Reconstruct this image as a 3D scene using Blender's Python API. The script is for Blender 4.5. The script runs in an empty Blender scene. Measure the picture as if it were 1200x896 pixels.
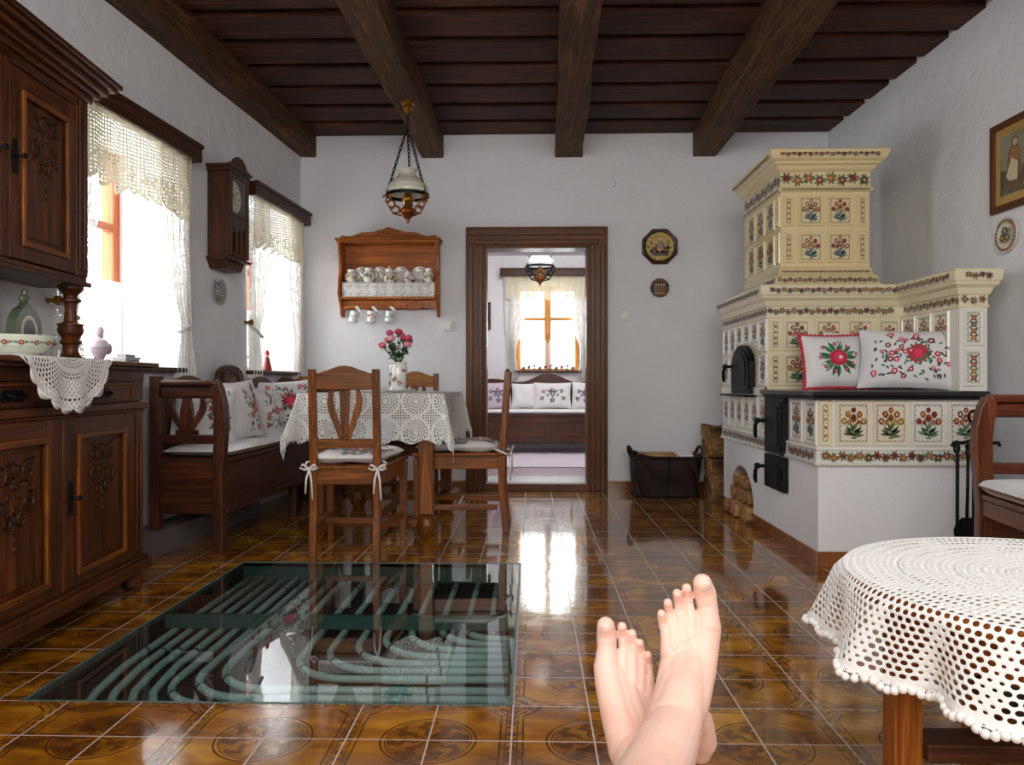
import bpy, math, random
from mathutils import Vector, Matrix
from math import sin, cos, pi, atan2, sqrt, radians, atan
R = random.Random(11)
SC = bpy.context.scene
COL = SC.collection

def lin(c):
    out = []
    for x in c[:3]:
        x = x / 255.0
        out.append(x / 12.92 if x <= .04045 else ((x + .055) / 1.055) ** 2.4)
    return tuple(out)

# ------------------------------------------------------------------ node helper
class NT:
    def __init__(s, name):
        s.m = bpy.data.materials.new(name); s.m.use_nodes = True
        s.t = s.m.node_tree; s.t.nodes.clear()
        s.out = s.n('ShaderNodeOutputMaterial')
    def n(s, typ, **kw):
        x = s.t.nodes.new(typ)
        for k, v in kw.items(): setattr(x, k, v)
        return x
    def put(s, sock, v):
        if v is None: return
        if hasattr(v, 'is_output'): s.t.links.new(v, sock)
        else:
            if sock.type == 'RGBA' and len(v) == 3: v = (*v, 1)
            sock.default_value = v
    def math(s, op, a, b=None, c=None, clamp=False):
        x = s.n('ShaderNodeMath', operation=op, use_clamp=clamp)
        for i, v in enumerate((a, b, c)):
            if v is not None: s.put(x.inputs[i], v)
        return x.outputs[0]
    def add(s, a, b): return s.math('ADD', a, b)
    def sub(s, a, b): return s.math('SUBTRACT', a, b)
    def mul(s, a, b): return s.math('MULTIPLY', a, b)
    def gt(s, a, b): return s.math('GREATER_THAN', a, b)
    def lt(s, a, b): return s.math('LESS_THAN', a, b)
    def mx(s, a, b): return s.math('MAXIMUM', a, b)
    def mn(s, a, b): return s.math('MINIMUM', a, b)
    def ab(s, a): return s.math('ABSOLUTE', a)
    def band(s, x, c, w): return s.lt(s.ab(s.sub(x, c)), w)
    def fr(s, x): return s.math('FRACT', x)
    def mix(s, f, a, b, mode='MIX'):
        x = s.n('ShaderNodeMix', data_type='RGBA', blend_type=mode)
        s.put(x.inputs[0], f); s.put(x.inputs[6], a); s.put(x.inputs[7], b)
        return x.outputs[2]
    def attr(s, name): return s.n('ShaderNodeAttribute', attribute_name=name)
    def obj(s): return s.n('ShaderNodeTexCoord').outputs['Object']
    def sep(s, v):
        x = s.n('ShaderNodeSeparateXYZ'); s.put(x.inputs[0], v); return x.outputs
    def scale(s, v, sc, loc=(0, 0, 0)):
        x = s.n('ShaderNodeMapping'); s.put(x.inputs[0], v)
        x.inputs['Scale'].default_value = sc; x.inputs['Location'].default_value = loc
        return x.outputs[0]
    def noise(s, v, sc=5, det=4, rough=.5, dist=0):
        x = s.n('ShaderNodeTexNoise'); s.put(x.inputs['Vector'], v)
        x.inputs['Scale'].default_value = sc; x.inputs['Detail'].default_value = det
        x.inputs['Roughness'].default_value = rough; x.inputs['Distortion'].default_value = dist
        return x.outputs['Fac']
    def ramp(s, f, stops):
        x = s.n('ShaderNodeValToRGB'); s.put(x.inputs[0], f)
        e = x.color_ramp.elements
        while len(e) < len(stops): e.new(.5)
        for el, (p, c) in zip(e, stops):
            el.position = p; el.color = (*c, 1) if len(c) == 3 else c
        return x.outputs[0]
    def rng(s, v, a, b, c, d):
        x = s.n('ShaderNodeMapRange'); s.put(x.inputs[0], v)
        for i, q in enumerate((a, b, c, d)): x.inputs[i + 1].default_value = q
        return x.outputs[0]
    def bump(s, h, st=.3, d=.01):
        x = s.n('ShaderNodeBump'); s.put(x.inputs['Height'], h)
        s.put(x.inputs['Strength'], st); x.inputs['Distance'].default_value = d
        return x.outputs[0]
    def bsdf(s, col, rough=.5, normal=None, **kw):
        x = s.n('ShaderNodeBsdfPrincipled')
        s.put(x.inputs['Base Color'], col); s.put(x.inputs['Roughness'], rough)
        s.put(x.inputs['Normal'], normal)
        for k, v in kw.items(): s.put(x.inputs[k.replace('_', ' ')], v)
        return x.outputs[0]
    def mixsh(s, f, a, b):
        x = s.n('ShaderNodeMixShader'); s.put(x.inputs[0], f)
        s.t.links.new(a, x.inputs[1]); s.t.links.new(b, x.inputs[2]); return x.outputs[0]
    def transp(s, c=(1, 1, 1)):
        x = s.n('ShaderNodeBsdfTransparent'); s.put(x.inputs[0], c); return x.outputs[0]
    def done(s, sh):
        s.t.links.new(sh, s.out.inputs[0]); return s.m

def wood(name, c1, c2, rough=.4, coat=.25, grain=26, bump=.25, blotch=.35):
    t = NT(name); g = t.attr('gc').outputs['Vector']
    n1 = t.noise(t.scale(g, (1.6, grain * 1.5, grain * 1.5)), 1.0, 6, .68, 1.2)
    n2 = t.noise(t.scale(g, (7, grain * 7, grain * 7)), 1.0, 3, .6)
    n3 = t.noise(t.scale(g, (2.5, 3.5, 3.5)), 1.0, 2)
    f = t.add(t.mul(n1, .68), t.mul(n2, .32))
    c = t.ramp(f, [(.36, lin(c1)), (.5, lin([(a + b) * .5 for a, b in zip(c1, c2)])), (.64, lin([min(255, x * 1.12) for x in c2]))])
    c = t.mix(t.mul(t.rng(n3, .4, .7, 0, 1), blotch), c, lin([x * .55 for x in c1]))
    return t.done(t.bsdf(c, t.rng(n1, .3, .7, rough, rough + .15), t.bump(f, bump, .004), Coat_Weight=coat * .35, Coat_Roughness=.15, Specular_IOR_Level=.32))

def plain(name, c, rough=.5, nz=0, nscale=40, bump=0, **kw):
    t = NT(name); o = t.obj()
    col = lin(c); nrm = None
    if nz or bump:
        n = t.noise(o, nscale, 4)
        if nz: col = t.mix(t.mul(n, nz), lin(c), lin([x * .45 for x in c]))
        if bump: nrm = t.bump(n, bump, .004)
    return t.done(t.bsdf(col, rough, nrm, **kw))

def painted(name, rough=.25, coat=.4, nz=.12, bump=.1, nscale=60, **kw):
    t = NT(name); c = t.attr('Col').outputs['Color']; n = t.noise(t.obj(), nscale, 4)
    c2 = t.mix(t.mul(n, nz), c, (.2, .16, .1))
    return t.done(t.bsdf(c2, rough, t.bump(n, bump, .003), Coat_Weight=coat, Coat_Roughness=.08, **kw))

def plaster(name, c, c2):
    t = NT(name); o = t.obj()
    a = t.noise(o, 1.3, 4, .6); b = t.noise(o, 9, 5, .6); d = t.noise(o, 60, 3)
    col = t.mix(t.rng(a, .35, .7, 0, .7), lin(c), lin(c2))
    h = t.add(t.add(t.mul(a, 1.2), t.mul(b, .5)), t.mul(d, .06))
    return t.done(t.bsdf(col, .9, t.bump(h, .55, .03), Specular_IOR_Level=.2))

M = {}
M['wall'] = plaster('plaster', (233, 233, 236), (218, 220, 224))
M['wallroom'] = plaster('plaster_back_room', (232, 230, 232), (224, 221, 226))
M['beam'] = wood('beam_wood', (40, 26, 15), (124, 86, 54), .65, 0, 22, .8, .4)
M['plank'] = wood('ceiling_wood', (28, 14, 7), (104, 58, 34), .6, .05, 22, .5, .5)
M['cab'] = wood('cabinet_oak', (44, 18, 5), (112, 58, 17), .38, .35, 24, .35)
M['cabdark'] = wood('carved_oak', (28, 11, 3), (84, 42, 12), .42, .3, 24, .35)
M['bench'] = wood('bench_wood', (40, 17, 8), (96, 48, 24), .35, .4, 22, .3)
M['chair'] = wood('chair_wood', (78, 38, 6), (158, 90, 22), .35, .4, 26, .3)
M['chaircarve'] = wood('carved_chair_wood', (120, 62, 16), (196, 130, 50), .35, .4, 60, .5)
M['shelf'] = wood('shelf_pine', (128, 62, 12), (196, 112, 34), .35, .35, 24, .3)
M['door'] = wood('door_frame_wood', (72, 38, 13), (118, 66, 25), .42, .25, 20, .3)
M['pelmet'] = wood('pelmet_wood', (40, 19, 8), (90, 48, 23), .4, .3, 22, .3)
M['winwood'] = wood('window_wood', (140, 66, 28), (186, 100, 50), .4, .3, 22, .2)
M['winlit'] = wood('window_lit_wood', (176, 112, 40), (214, 150, 66), .4, .3, 22, .2)  # yellow cast of light on the back-room window put into its wood colour
M['legwood'] = wood('table_leg_wood', (124, 62, 14), (176, 104, 34), .35, .4, 26, .3)
M['settee'] = wood('settee_wood', (66, 27, 9), (130, 64, 26), .3, .5, 22, .25)
M['bark'] = wood('bark_wood', (92, 62, 34), (168, 130, 84), .8, 0, 8, .8, .9)
M['log'] = wood('log_wood', (140, 96, 60), (206, 164, 116), .8, 0, 14, .5, .3)
M['white'] = plain('white_cotton', (228, 226, 226), .9, .12, 30, .25, Sheen_Weight=.3)
M['linen'] = painted('printed_linen', .85, 0, .1, .35, 260, Sheen_Weight=.25)
M['glaze'] = painted('painted_glaze', .22, .6, .16, .25, 45)
M['paint'] = painted('flat_paint', .45, .1, .15, .1, 120)
M['porc'] = painted('porcelain', .15, .7, .04, .03, 30)
M['iron'] = plain('black_iron', (30, 30, 32), .5, .4, 50, .25, Metallic=.7)
M['plate'] = plain('cast_iron_top', (40, 36, 36), .3, .4, 30, .12, Metallic=.4, Coat_Weight=.3)
M['brass'] = plain('brass', (168, 116, 44), .3, .4, 30, .1, Metallic=.9)
M['copper'] = plain('copper_bronze', (150, 84, 40), .32, .4, 30, .1, Metallic=.8)
M['leather'] = plain('dark_leather', (36, 19, 12), .6, .5, 18, .35, Specular_IOR_Level=.25)
M['plastic'] = plain('white_plastic', (226, 226, 224), .35)
M['pipe'] = plain('grey_pipe', (206, 210, 208), .4, .12, 25, .05)
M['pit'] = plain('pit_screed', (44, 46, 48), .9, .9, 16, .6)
M['steel'] = plain('pit_steel', (96, 122, 116), .45, .25, 20, .05, Metallic=.3)
M['greenwall'] = plain('pit_side', (66, 110, 98), .6, .5, 12, .1)
M['clip'] = plain('dark_clip', (40, 44, 46), .5)
M['base'] = plain('skirting_tile', (156, 92, 44), .22, .7, 9, .05, Coat_Weight=.5)
M['rug'] = plain('rug_wool', (212, 200, 212), .95, .5, 60, .4)
M['roomfloor'] = plain('back_room_floor', (176, 150, 160), .3, .3, 6, .05, Coat_Weight=.4)
M['sill'] = plain('stone_sill', (222, 222, 226), .25, .1, 8)
M['yarn'] = plain('crochet_yarn', (238, 236, 232), .9, .1, 200, .4, Sheen_Weight=.3)
M['cord'] = plain('white_cord', (236, 228, 226), .9)
M['soil'] = plain('ledge_plaster', (112, 104, 104), .9, .3, 8, .1)

def glass(name, tint, rough=.0, ior=1.5, boost=1.0):
    t = NT(name); f = t.n('ShaderNodeFresnel'); f.inputs[0].default_value = ior
    gl = t.n('ShaderNodeBsdfGlossy'); gl.inputs['Roughness'].default_value = rough
    gl.inputs['Color'].default_value = (1, 1, 1, 1)
    bf = t.n('ShaderNodeNewGeometry').outputs['Backfacing']
    fac = t.mul(t.math('MULTIPLY', f.outputs[0], boost, clamp=True), t.sub(1, bf))
    return t.done(t.mixsh(fac, t.transp(tint), gl.outputs[0]))
M['glass'] = glass('window_glass', (.97, .985, .98))
M['pitglass'] = glass('floor_glass', (.76, .87, .85), .012, 1.5, 1.7)

def milk():
    t = NT('milk_glass')
    b = t.bsdf(lin((236, 234, 218)), .15, None, Coat_Weight=.5)
    tr = t.n('ShaderNodeBsdfTranslucent'); tr.inputs[0].default_value = (*lin((240, 238, 226)), 1)
    return t.done(t.mixsh(.35, b, tr.outputs[0]))
M['milk'] = milk()

def clearshade():
    t = NT('clear_shade')
    b = t.bsdf(lin((240, 238, 240)), .1, None, Coat_Weight=.6)
    return t.done(t.mixsh(.55, b, t.transp()))
M['clearshade'] = clearshade()

def skin():
    t = NT('skin'); o = t.obj(); c = t.attr('Col').outputs['Color']
    n = t.noise(o, 22, 4); n2 = t.noise(o, 260, 3); n3 = t.noise(o, 9, 2)
    col = t.mix(t.rng(n, .4, .7, 0, .4), lin((236, 196, 178)), lin((222, 158, 140)))
    col = t.mix(t.rng(n3, .5, .7, 0, .35), col, lin((240, 210, 198)))
    return t.done(t.bsdf(col, .45, t.bump(t.add(t.mul(n2, .3), n), .15, .002), Subsurface_Weight=.15, Subsurface_Radius=(.01, .004, .002), Subsurface_Scale=.6))
M['skin'] = skin()
M['nail'] = plain('toenail', (240, 206, 194), .25, .05, 30, 0, Coat_Weight=.3)

def cloth_alpha(name, kind, col=(240, 238, 234), trans=.1, yellow=0):
    """lace: the pattern is cut out of the cloth in its own metric coordinates"""
    t = NT(name); x, y, z = t.sep(t.attr('gc').outputs['Vector'])
    if kind == 'mandala':       # crocheted circles joined by net
        px = t.sub(t.fr(t.math('DIVIDE', x, .17)), .5); py = t.sub(t.fr(t.math('DIVIDE', y, .17)), .5)
        r = t.math('SQRT', t.add(t.mul(px, px), t.mul(py, py)))
        a = t.math('ARCTAN2', py, px)
        rings = t.gt(t.math('SINE', t.mul(r, 72)), -.1)
        spok = t.gt(t.math('SINE', t.add(t.mul(a, 22), t.mul(r, 24))), -.15)
        inn = t.mul(t.mul(rings, spok), t.gt(r, .07))
        nx = t.gt(t.math('SINE', t.mul(x, 2 * pi / .014)), -.25); ny = t.gt(t.math('SINE', t.mul(y, 2 * pi / .014)), -.25)
        net = t.mul(nx, ny)
        circ = t.band(r, .47, .03)
        far = t.gt(r, .44)
        hole = t.add(t.mul(t.sub(1, far), inn), t.mul(far, net))
        hole = t.mul(hole, t.sub(1, circ)); hole = t.mul(hole, .92)
    elif kind == 'flower':      # net ground with solid blossoms
        nx = t.gt(t.math('SINE', t.mul(x, 2 * pi / .011)), -.35); ny = t.gt(t.math('SINE', t.mul(y, 2 * pi / .011)), -.35)
        px = t.sub(t.fr(t.math('DIVIDE', x, .075)), .5); py = t.sub(t.fr(t.math('DIVIDE', t.add(y, t.mul(t.math('SINE', t.mul(x, 83)), .01)), .09)), .5)
        r = t.math('SQRT', t.add(t.mul(px, px), t.mul(py, py))); a = t.math('ARCTAN2', py, px)
        pet = t.lt(r, t.add(.3, t.mul(t.math('SINE', t.mul(a, 5)), .1)))
        core = t.lt(r, .08)
        solid = t.mx(t.sub(pet, core), t.band(r, .44, .03))
        hole = t.mul(t.mul(nx, ny), t.sub(1, solid)); hole = t.mul(hole, .85)
    elif kind == 'valance':     # open square net on top, dense blossoms along the hem (z holds height over the hem)
        nx = t.gt(t.math('SINE', t.mul(x, 2 * pi / .018)), -.05); ny = t.gt(t.math('SINE', t.mul(y, 2 * pi / .018)), -.05)
        px = t.sub(t.fr(t.math('DIVIDE', x, .13)), .5); py = t.math('DIVIDE', t.sub(z, .09), .13)
        r = t.math('SQRT', t.add(t.mul(px, px), t.mul(py, py))); a = t.math('ARCTAN2', py, px)
        pet = t.lt(r, t.add(.36, t.mul(t.math('SINE', t.mul(a, 6)), .12)))
        solid = t.mx(t.sub(pet, t.mul(t.lt(r, .3), t.gt(t.math('SINE', t.mul(a, 12)), .3))), t.lt(z, .018))
        hole = t.mul(t.mul(nx, ny), t.sub(1, solid)); hole = t.mul(hole, .9)
    else:                       # sheer voile
        hole = .25
    c = lin(col)
    if yellow:
        c = t.mix(t.rng(y, 0, yellow, .0, .55), lin(col), lin((214, 200, 130)))
    b = t.bsdf(c, .9, None)
    tr = t.n('ShaderNodeBsdfTranslucent'); t.put(tr.inputs[0], c)
    return t.done(t.mixsh(hole, t.mixsh(trans, b, tr.outputs[0]), t.transp()))
M['lace_table'] = cloth_alpha('lace_tablecloth', 'mandala', trans=.25)
M['lace_drape'] = cloth_alpha('lace_drape', 'flower')
M['lace_val'] = cloth_alpha('lace_valance', 'valance', yellow=2.3)
M['lace_shelf'] = cloth_alpha('lace_shelf_edging', 'flower', trans=.1)
M['voile'] = cloth_alpha('voile', 'plain', trans=.6)

def floor_mat():
    t = NT('patterned_floor_tiles'); o = t.obj(); x, y, z = t.sep(o)
    P = .403
    u = t.mul(t.sub(t.fr(t.add(t.math('DIVIDE', t.sub(x, .1515), P), .5)), .5), 2)
    v = t.mul(t.sub(t.fr(t.add(t.math('DIVIDE', t.sub(y, 1.8585), P), .5)), .5), 2)
    a, b = t.ab(u), t.ab(v)
    r = t.math('SQRT', t.add(t.mul(a, a), t.mul(b, b))); ang = t.math('ARCTAN2', v, u)
    d = t.mn(t.mn(a, t.sub(1, a)), t.mn(b, t.sub(1, b)))
    grout = t.lt(d, .0105)
    nz = t.noise(o, 26, 5, .65, .6); nb = t.noise(t.scale(o, (4, 9, 1)), 1.5, 5, .6, .5)
    # one random tone for each tile
    wn = t.n('ShaderNodeTexWhiteNoise', noise_dimensions='2D')
    vec = t.n('ShaderNodeCombineXYZ')
    t.put(vec.inputs[0], t.math('FLOOR', t.math('DIVIDE', t.add(x, .05), P / 2)))
    t.put(vec.inputs[1], t.math('FLOOR', t.math('DIVIDE', t.sub(y, 2.06), P / 2)))
    t.put(wn.inputs['Vector'], vec.outputs[0])
    base = t.ramp(t.add(t.mul(nb, .8), t.mul(wn.outputs[0], .2)), [(.28, lin((92, 50, 8))), (.5, lin((158, 98, 18))), (.72, lin((206, 148, 44)))])
    ring = t.mx(t.band(r, .575, .013), t.band(r, .52, .009))
    pet = t.mul(t.lt(r, .5), t.gt(t.add(t.math('SINE', t.add(t.mul(ang, 8), t.mul(t.math('SINE', t.mul(r, 30)), .9))), t.mul(t.sub(nz, .5), 5)), .0))
    inner = t.mul(t.lt(r, .5), .35)
    oc = t.mx(t.mx(a, b), t.mul(t.add(a, b), .56))
    lines = t.mx(t.band(oc, .86, .011), t.band(oc, .93, .008))
    orn = t.mul(t.gt(oc, .945), t.gt(t.add(nz, t.mul(t.math('SINE', t.mul(t.add(a, b), 40)), .08)), .47))
    bnd = t.mul(t.mul(t.gt(oc, .87), t.lt(oc, .92)), t.gt(nz, .5))
    dark = t.mx(t.mx(t.mul(ring, .9), t.mul(pet, .75)), t.mx(t.mul(lines, .85), t.mx(t.mul(orn, .7), t.mx(t.mul(bnd, .45), inner))))
    col = t.mix(dark, base, lin((64, 30, 8)))
    col = t.mix(grout, col, lin((196, 178, 172)))
    h = t.sub(t.mul(t.noise(o, 7, 2), .5), t.mul(grout, .6))
    h = t.sub(h, t.mul(dark, .05))
    wv = t.noise(o, 3.2, 2)
    nrm = t.bump(t.add(h, t.mul(wv, .9)), .16, .012)
    rough = t.add(.1, t.mul(grout, .4))
    return t.done(t.bsdf(col, rough, nrm, Specular_IOR_Level=.62, Coat_Weight=.35, Coat_Roughness=.05))
M['floor'] = floor_mat()

# ------------------------------------------------------------------ mesh builder
Z3 = Vector((0, 0, 1))
class MB:
    def __init__(s, col=(200, 200, 200)):
        s.v = []; s.f = []; s.c = []; s.g = []; s.s = []; s.col = col; s.M = Matrix.Identity(4)
    def add(s, vs, fs, gs=None, col=None, smooth=False):
        n = len(s.v); c = lin(col or s.col)
        off = Vector((R.uniform(0, 9), R.uniform(0, 9), R.uniform(0, 9)))
        vs = [Vector(p) for p in vs]
        if gs is None: gs = [p + off for p in vs]
        s.v += [s.M @ p for p in vs]; s.g += [tuple(q) for q in gs]
        for f in fs:
            s.f.append([n + i for i in f]); s.c.append(c); s.s.append(smooth)
    def box(s, x0, x1, y0, y1, z0, z1, col=None, ch=0):
        lo = (min(x0, x1), min(y0, y1), min(z0, z1)); hi = (max(x0, x1), max(y0, y1), max(z0, z1))
        vs = [(x, y, z) for x in (lo[0], hi[0]) for y in (lo[1], hi[1]) for z in (lo[2], hi[2])]
        fs = [(0, 1, 3, 2), (4, 6, 7, 5), (0, 4, 5, 1), (2, 3, 7, 6), (0, 2, 6, 4), (1, 5, 7, 3)]
        d = sorted(range(3), key=lambda i: lo[i] - hi[i])
        off = (R.uniform(0, 9), R.uniform(0, 9), R.uniform(0, 9))
        s.add(vs, fs, [(p[d[0]] + off[0], p[d[1]] + off[1], p[d[2]] + off[2]) for p in vs], col)
    def bar(s, p, q, w, h, up=Z3, col=None, w2=None, h2=None):
        """oriented box from p to q; w across, h along up; w2,h2 at the far end"""
        p, q = Vector(p), Vector(q); d = (q - p); L = d.length; d.normalize()
        sd = d.cross(Vector(up)); sd.normalize(); u = sd.cross(d)
        w2 = w if w2 is None else w2; h2 = h if h2 is None else h2
        vs, gs = [], []; off = Vector((R.uniform(0, 9), R.uniform(0, 9), R.uniform(0, 9)))
        for t, (ww, hh) in ((0, (w, h)), (1, (w2, h2))):
            for a in (-.5, .5):
                for b in (-.5, .5):
                    vs.append((p if t == 0 else q) + sd * a * ww + u * b * hh); gs.append(Vector((t * L, a * ww, b * hh)) + off)
        s.add(vs, [(0, 1, 3, 2), (4, 6, 7, 5), (0, 4, 5, 1), (2, 3, 7, 6), (0, 2, 6, 4), (1, 5, 7, 3)], gs, col)
    def prism(s, pts, d, O=(0, 0, 0), A=(1, 0, 0), B=(0, 0, 1), col=None, smooth=False):
        """outline pts in the A,B plane, thickness d along A x B"""
        O, A, B = Vector(O), Vector(A), Vector(B); N = A.cross(B); n = len(pts)
        ea = max(p[0] for p in pts) - min(p[0] for p in pts); eb = max(p[1] for p in pts) - min(p[1] for p in pts)
        off = Vector((R.uniform(0, 9), R.uniform(0, 9), R.uniform(0, 9)))
        vs = [O + A * a + B * b for a, b in pts] + [O + A * a + B * b + N * d for a, b in pts]
        g = lambda a, b, k: Vector((a, b, k) if ea >= eb else (b, a, k)) + off
        gs = [g(a, b, 0) for a, b in pts] + [g(a, b, d) for a, b in pts]
        fs = [tuple(reversed(range(n))), tuple(range(n, 2 * n))] + [(i, (i + 1) % n, n + (i + 1) % n, n + i) for i in range(n)]
        s.add(vs, fs, gs, col, smooth)
    def tube(s, pts, r, n=8, col=None, closed=False, up=None):
        pts = [Vector(p) for p in pts]; k = len(pts)
        rs = [r] * k if not hasattr(r, '__len__') else list(r)
        vs, gs = [], []; L = 0; U = None
        off = Vector((R.uniform(0, 9), R.uniform(0, 9), R.uniform(0, 9)))
        for i, p in enumerate(pts):
            a = pts[(i - 1) % k] if (i or closed) else p; b = pts[(i + 1) % k] if (i < k - 1 or closed) else p
            d = (b - a); d.normalize()
            if U is None:
                U = Vector((0, 0, 1)) if abs(d.z) < .9 else Vector((1, 0, 0))
            U = U - d * U.dot(d); U.normalize(); W = d.cross(U)
            if i: L += (p - pts[i - 1]).length
            for j in range(n):
                t = 2 * pi * j / n
                vs.append(p + (U * cos(t) + W * sin(t)) * rs[i]); gs.append(Vector((L, cos(t) * rs[i], sin(t) * rs[i])) + off)
        fs = []
        for i in range(k if closed else k - 1):
            for j in range(n):
                fs.append((i * n + j, i * n + (j + 1) % n, ((i + 1) % k) * n + (j + 1) % n, ((i + 1) % k) * n + j))
        if not closed:
            fs += [tuple(reversed(range(n))), tuple(range((k - 1) * n, k * n))]
        s.add(vs, fs, gs, col, True)
    def lathe(s, prof, O=(0, 0, 0), n=24, A=(0, 0, 1), col=None, smooth=True, cols=None):
        """profile (radius, height) turned about axis A through O"""
        O, A = Vector(O), Vector(A).normalized()
        U = A.orthogonal().normalized(); W = A.cross(U)
        off = Vector((R.uniform(0, 9), R.uniform(0, 9), R.uniform(0, 9)))
        for i in range(len(prof) - 1):
            (r0, h0), (r1, h1) = prof[i], prof[i + 1]
            vs, gs = [], []
            for r_, h_ in ((r0, h0), (r1, h1)):
                for j in range(n):
                    t = 2 * pi * j / n; k = (U * cos(t) + W * sin(t)) * max(r_, 1e-5)
                    vs.append(O + A * h_ + k); gs.append(Vector((h_, cos(t) * r_, sin(t) * r_)) + off)
            s.add(vs, [(j, (j + 1) % n, n + (j + 1) % n, n + j) for j in range(n)], gs, (cols[i] if cols else col), smooth)
    def grid(s, fn, nu, nv, gfn=None, col=None, smooth=True, wrap=False, hole=None):
        vs, gs = [], []
        for j in range(nv + 1):
            for i in range(nu + (0 if wrap else 1)):
                u, v = i / nu, j / nv
                p = Vector(fn(u, v)); vs.append(p); gs.append(gfn(u, v, p) if gfn else p)
        w = nu if wrap else nu + 1; fs = []
        for j in range(nv):
            for i in range(nu):
                fs.append((j * w + i, j * w + (i + 1) % w, (j + 1) * w + (i + 1) % w, (j + 1) * w + i))
        s.add(vs, fs, gs, col, smooth)
    def ell(s, c, r, nu=14, nv=9, col=None, rot=None):
        c = Vector(c); r = (r, r, r) if not hasattr(r, '__len__') else r
        def fn(u, v):
            a, b = 2 * pi * u, pi * (v - .5)
            p = Vector((r[0] * cos(b) * cos(a), r[1] * cos(b) * sin(a), r[2] * sin(b)))
            return c + (rot @ p if rot else p)
        s.grid(fn, nu, nv, None, col, True, True)
    def poly(s, pts, col=None):
        s.add(pts, [tuple(range(len(pts)))], None, col)
    def build(s, name, mat, parent=None, bev=0, seg=2, world=None, mods=(), origin=True, weld=False):
        me = bpy.data.meshes.new(name)
        org = Vector((0, 0, 0))
        if parent is None and origin and s.v:
            lo = [min(p[i] for p in s.v) for i in range(3)]; hi = [max(p[i] for p in s.v) for i in range(3)]
            org = Vector(((lo[0] + hi[0]) / 2, (lo[1] + hi[1]) / 2, lo[2]))
        me.from_pydata([tuple(p - org) for p in s.v], [], s.f)
        a = me.attributes.new('gc', 'FLOAT_VECTOR', 'POINT'); a.data.foreach_set('vector', [x for g in s.g for x in g])
        ca = me.color_attributes.new('Col', 'FLOAT_COLOR', 'CORNER'); cc = []
        for p in me.polygons: cc += [*s.c[p.index], 1.0] * p.loop_total
        ca.data.foreach_set('color', cc)
        me.polygons.foreach_set('use_smooth', s.s)
        me.materials.append(mat); me.update()
        o = bpy.data.objects.new(name, me); COL.objects.link(o); o.location = org
        if parent is not None:
            o.parent = parent
            if world is not None:   # geometry authored in the frame `world`
                o.matrix_parent_inverse = world.inverted()
        if weld:
            w = o.modifiers.new('weld', 'WELD'); w.merge_threshold = .0005
        if bev:
            b = o.modifiers.new('bevel', 'BEVEL'); b.width = bev; b.segments = seg; b.limit_method = 'ANGLE'; b.angle_limit = radians(40)
        return o

def tag(o, label, cat, group=None, kind=None):
    if label: o['label'] = label
    if cat: o['category'] = cat
    if group: o['group'] = group
    if kind: o['kind'] = kind
    return o
def thing(name, label, cat, loc=(0, 0, 0), rz=0, group=None, kind=None):
    o = bpy.data.objects.new(name, None); COL.objects.link(o); o.empty_display_size = .05
    o.location = loc; o.rotation_euler = (0, 0, rz)
    return tag(o, label, cat, group, kind)
def frame_of(o):
    return Matrix.Translation(o.location) @ o.rotation_euler.to_matrix().to_4x4()
def copy_tree(o, parent=None):
    c = o.copy(); COL.objects.link(c); c.parent = parent
    for ch in list(o.children): copy_tree(ch, c)
    return c

# ------------------------------------------------------------------ 2-D motifs: draw(points, colour, layer)
def circ(cx, cy, r, n=10, jit=0, sq=1):
    ph = R.uniform(0, 6)
    return [(cx + r * (1 + R.uniform(-jit, jit)) * cos(ph + 2 * pi * i / n), cy + sq * r * (1 + R.uniform(-jit, jit)) * sin(ph + 2 * pi * i / n)) for i in range(n)]
def leaf(x, y, L, w, a):
    c, s = cos(a), sin(a)
    return [(x + c * t * L - s * k * w, y + s * t * L + c * k * w) for t, k in ((0, 0), (.3, -.42), (.6, -.45), (1, 0), (.6, .45), (.3, .42))]
def seg2(x0, y0, x1, y1, w):
    a = atan2(y1 - y0, x1 - x0); dx, dy = -sin(a) * w / 2, cos(a) * w / 2
    return [(x0 - dx, y0 - dy), (x1 - dx, y1 - dy), (x1 + dx, y1 + dy), (x0 + dx, y0 + dy)]
RED, DRED, GRN, DGRN, BLU, YEL, ORG, PNK, CRIM = (166, 62, 54), (122, 56, 56), (84, 128, 90), (62, 96, 78), (84, 114, 124), (206, 168, 84), (198, 116, 70), (206, 92, 112), (196, 22, 62)
def blossom(draw, x, y, r, c1, c2=YEL, n=6):
    for k in range(n):
        a = 2 * pi * k / n + R.uniform(-.2, .2)
        draw(circ(x + cos(a) * r * .55, y + sin(a) * r * .55, r * .48, 7), c1, 2)
    draw(circ(x, y, r * .42, 8), c2, 3)
def bouquet(draw, s, pal):
    """stemmed flowers rising from one foot, inside [-s,s]"""
    lf, fl = pal
    for dx in (-.5, -.25, .0, .28, .52):
        draw(seg2(0, -.72 * s, dx * s * 1.1, (.55 - abs(dx) * .9) * s, .05 * s), lf[0], 1)
    for k, a in enumerate((.12, .42, .75, pi - .75, pi - .42, pi - .12, .3, pi - .3, 1.2, pi - 1.2)):
        draw(leaf(0, (-.7 + .05 * (k % 3) + (.25 if k > 5 else 0)) * s, (.68 if k < 6 else .5) * s, .17 * s, a + R.uniform(-.08, .08)), lf[k % len(lf)], 1 + k % 2)
    for x, y, r in ((0, .72, .16), (-.34, .5, .19), (.36, .48, .19), (-.58, .12, .19), (.6, .1, .2), (0, .28, .22), (-.26, .05, .14), (.3, .06, .14)):
        blossom(draw, x * s, y * s, r * s, R.choice(fl), R.choice((YEL, (226, 210, 160), DRED)))
    draw(seg2(-.16 * s, -.78 * s, .16 * s, -.78 * s, .08 * s), lf[0], 2)
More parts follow.
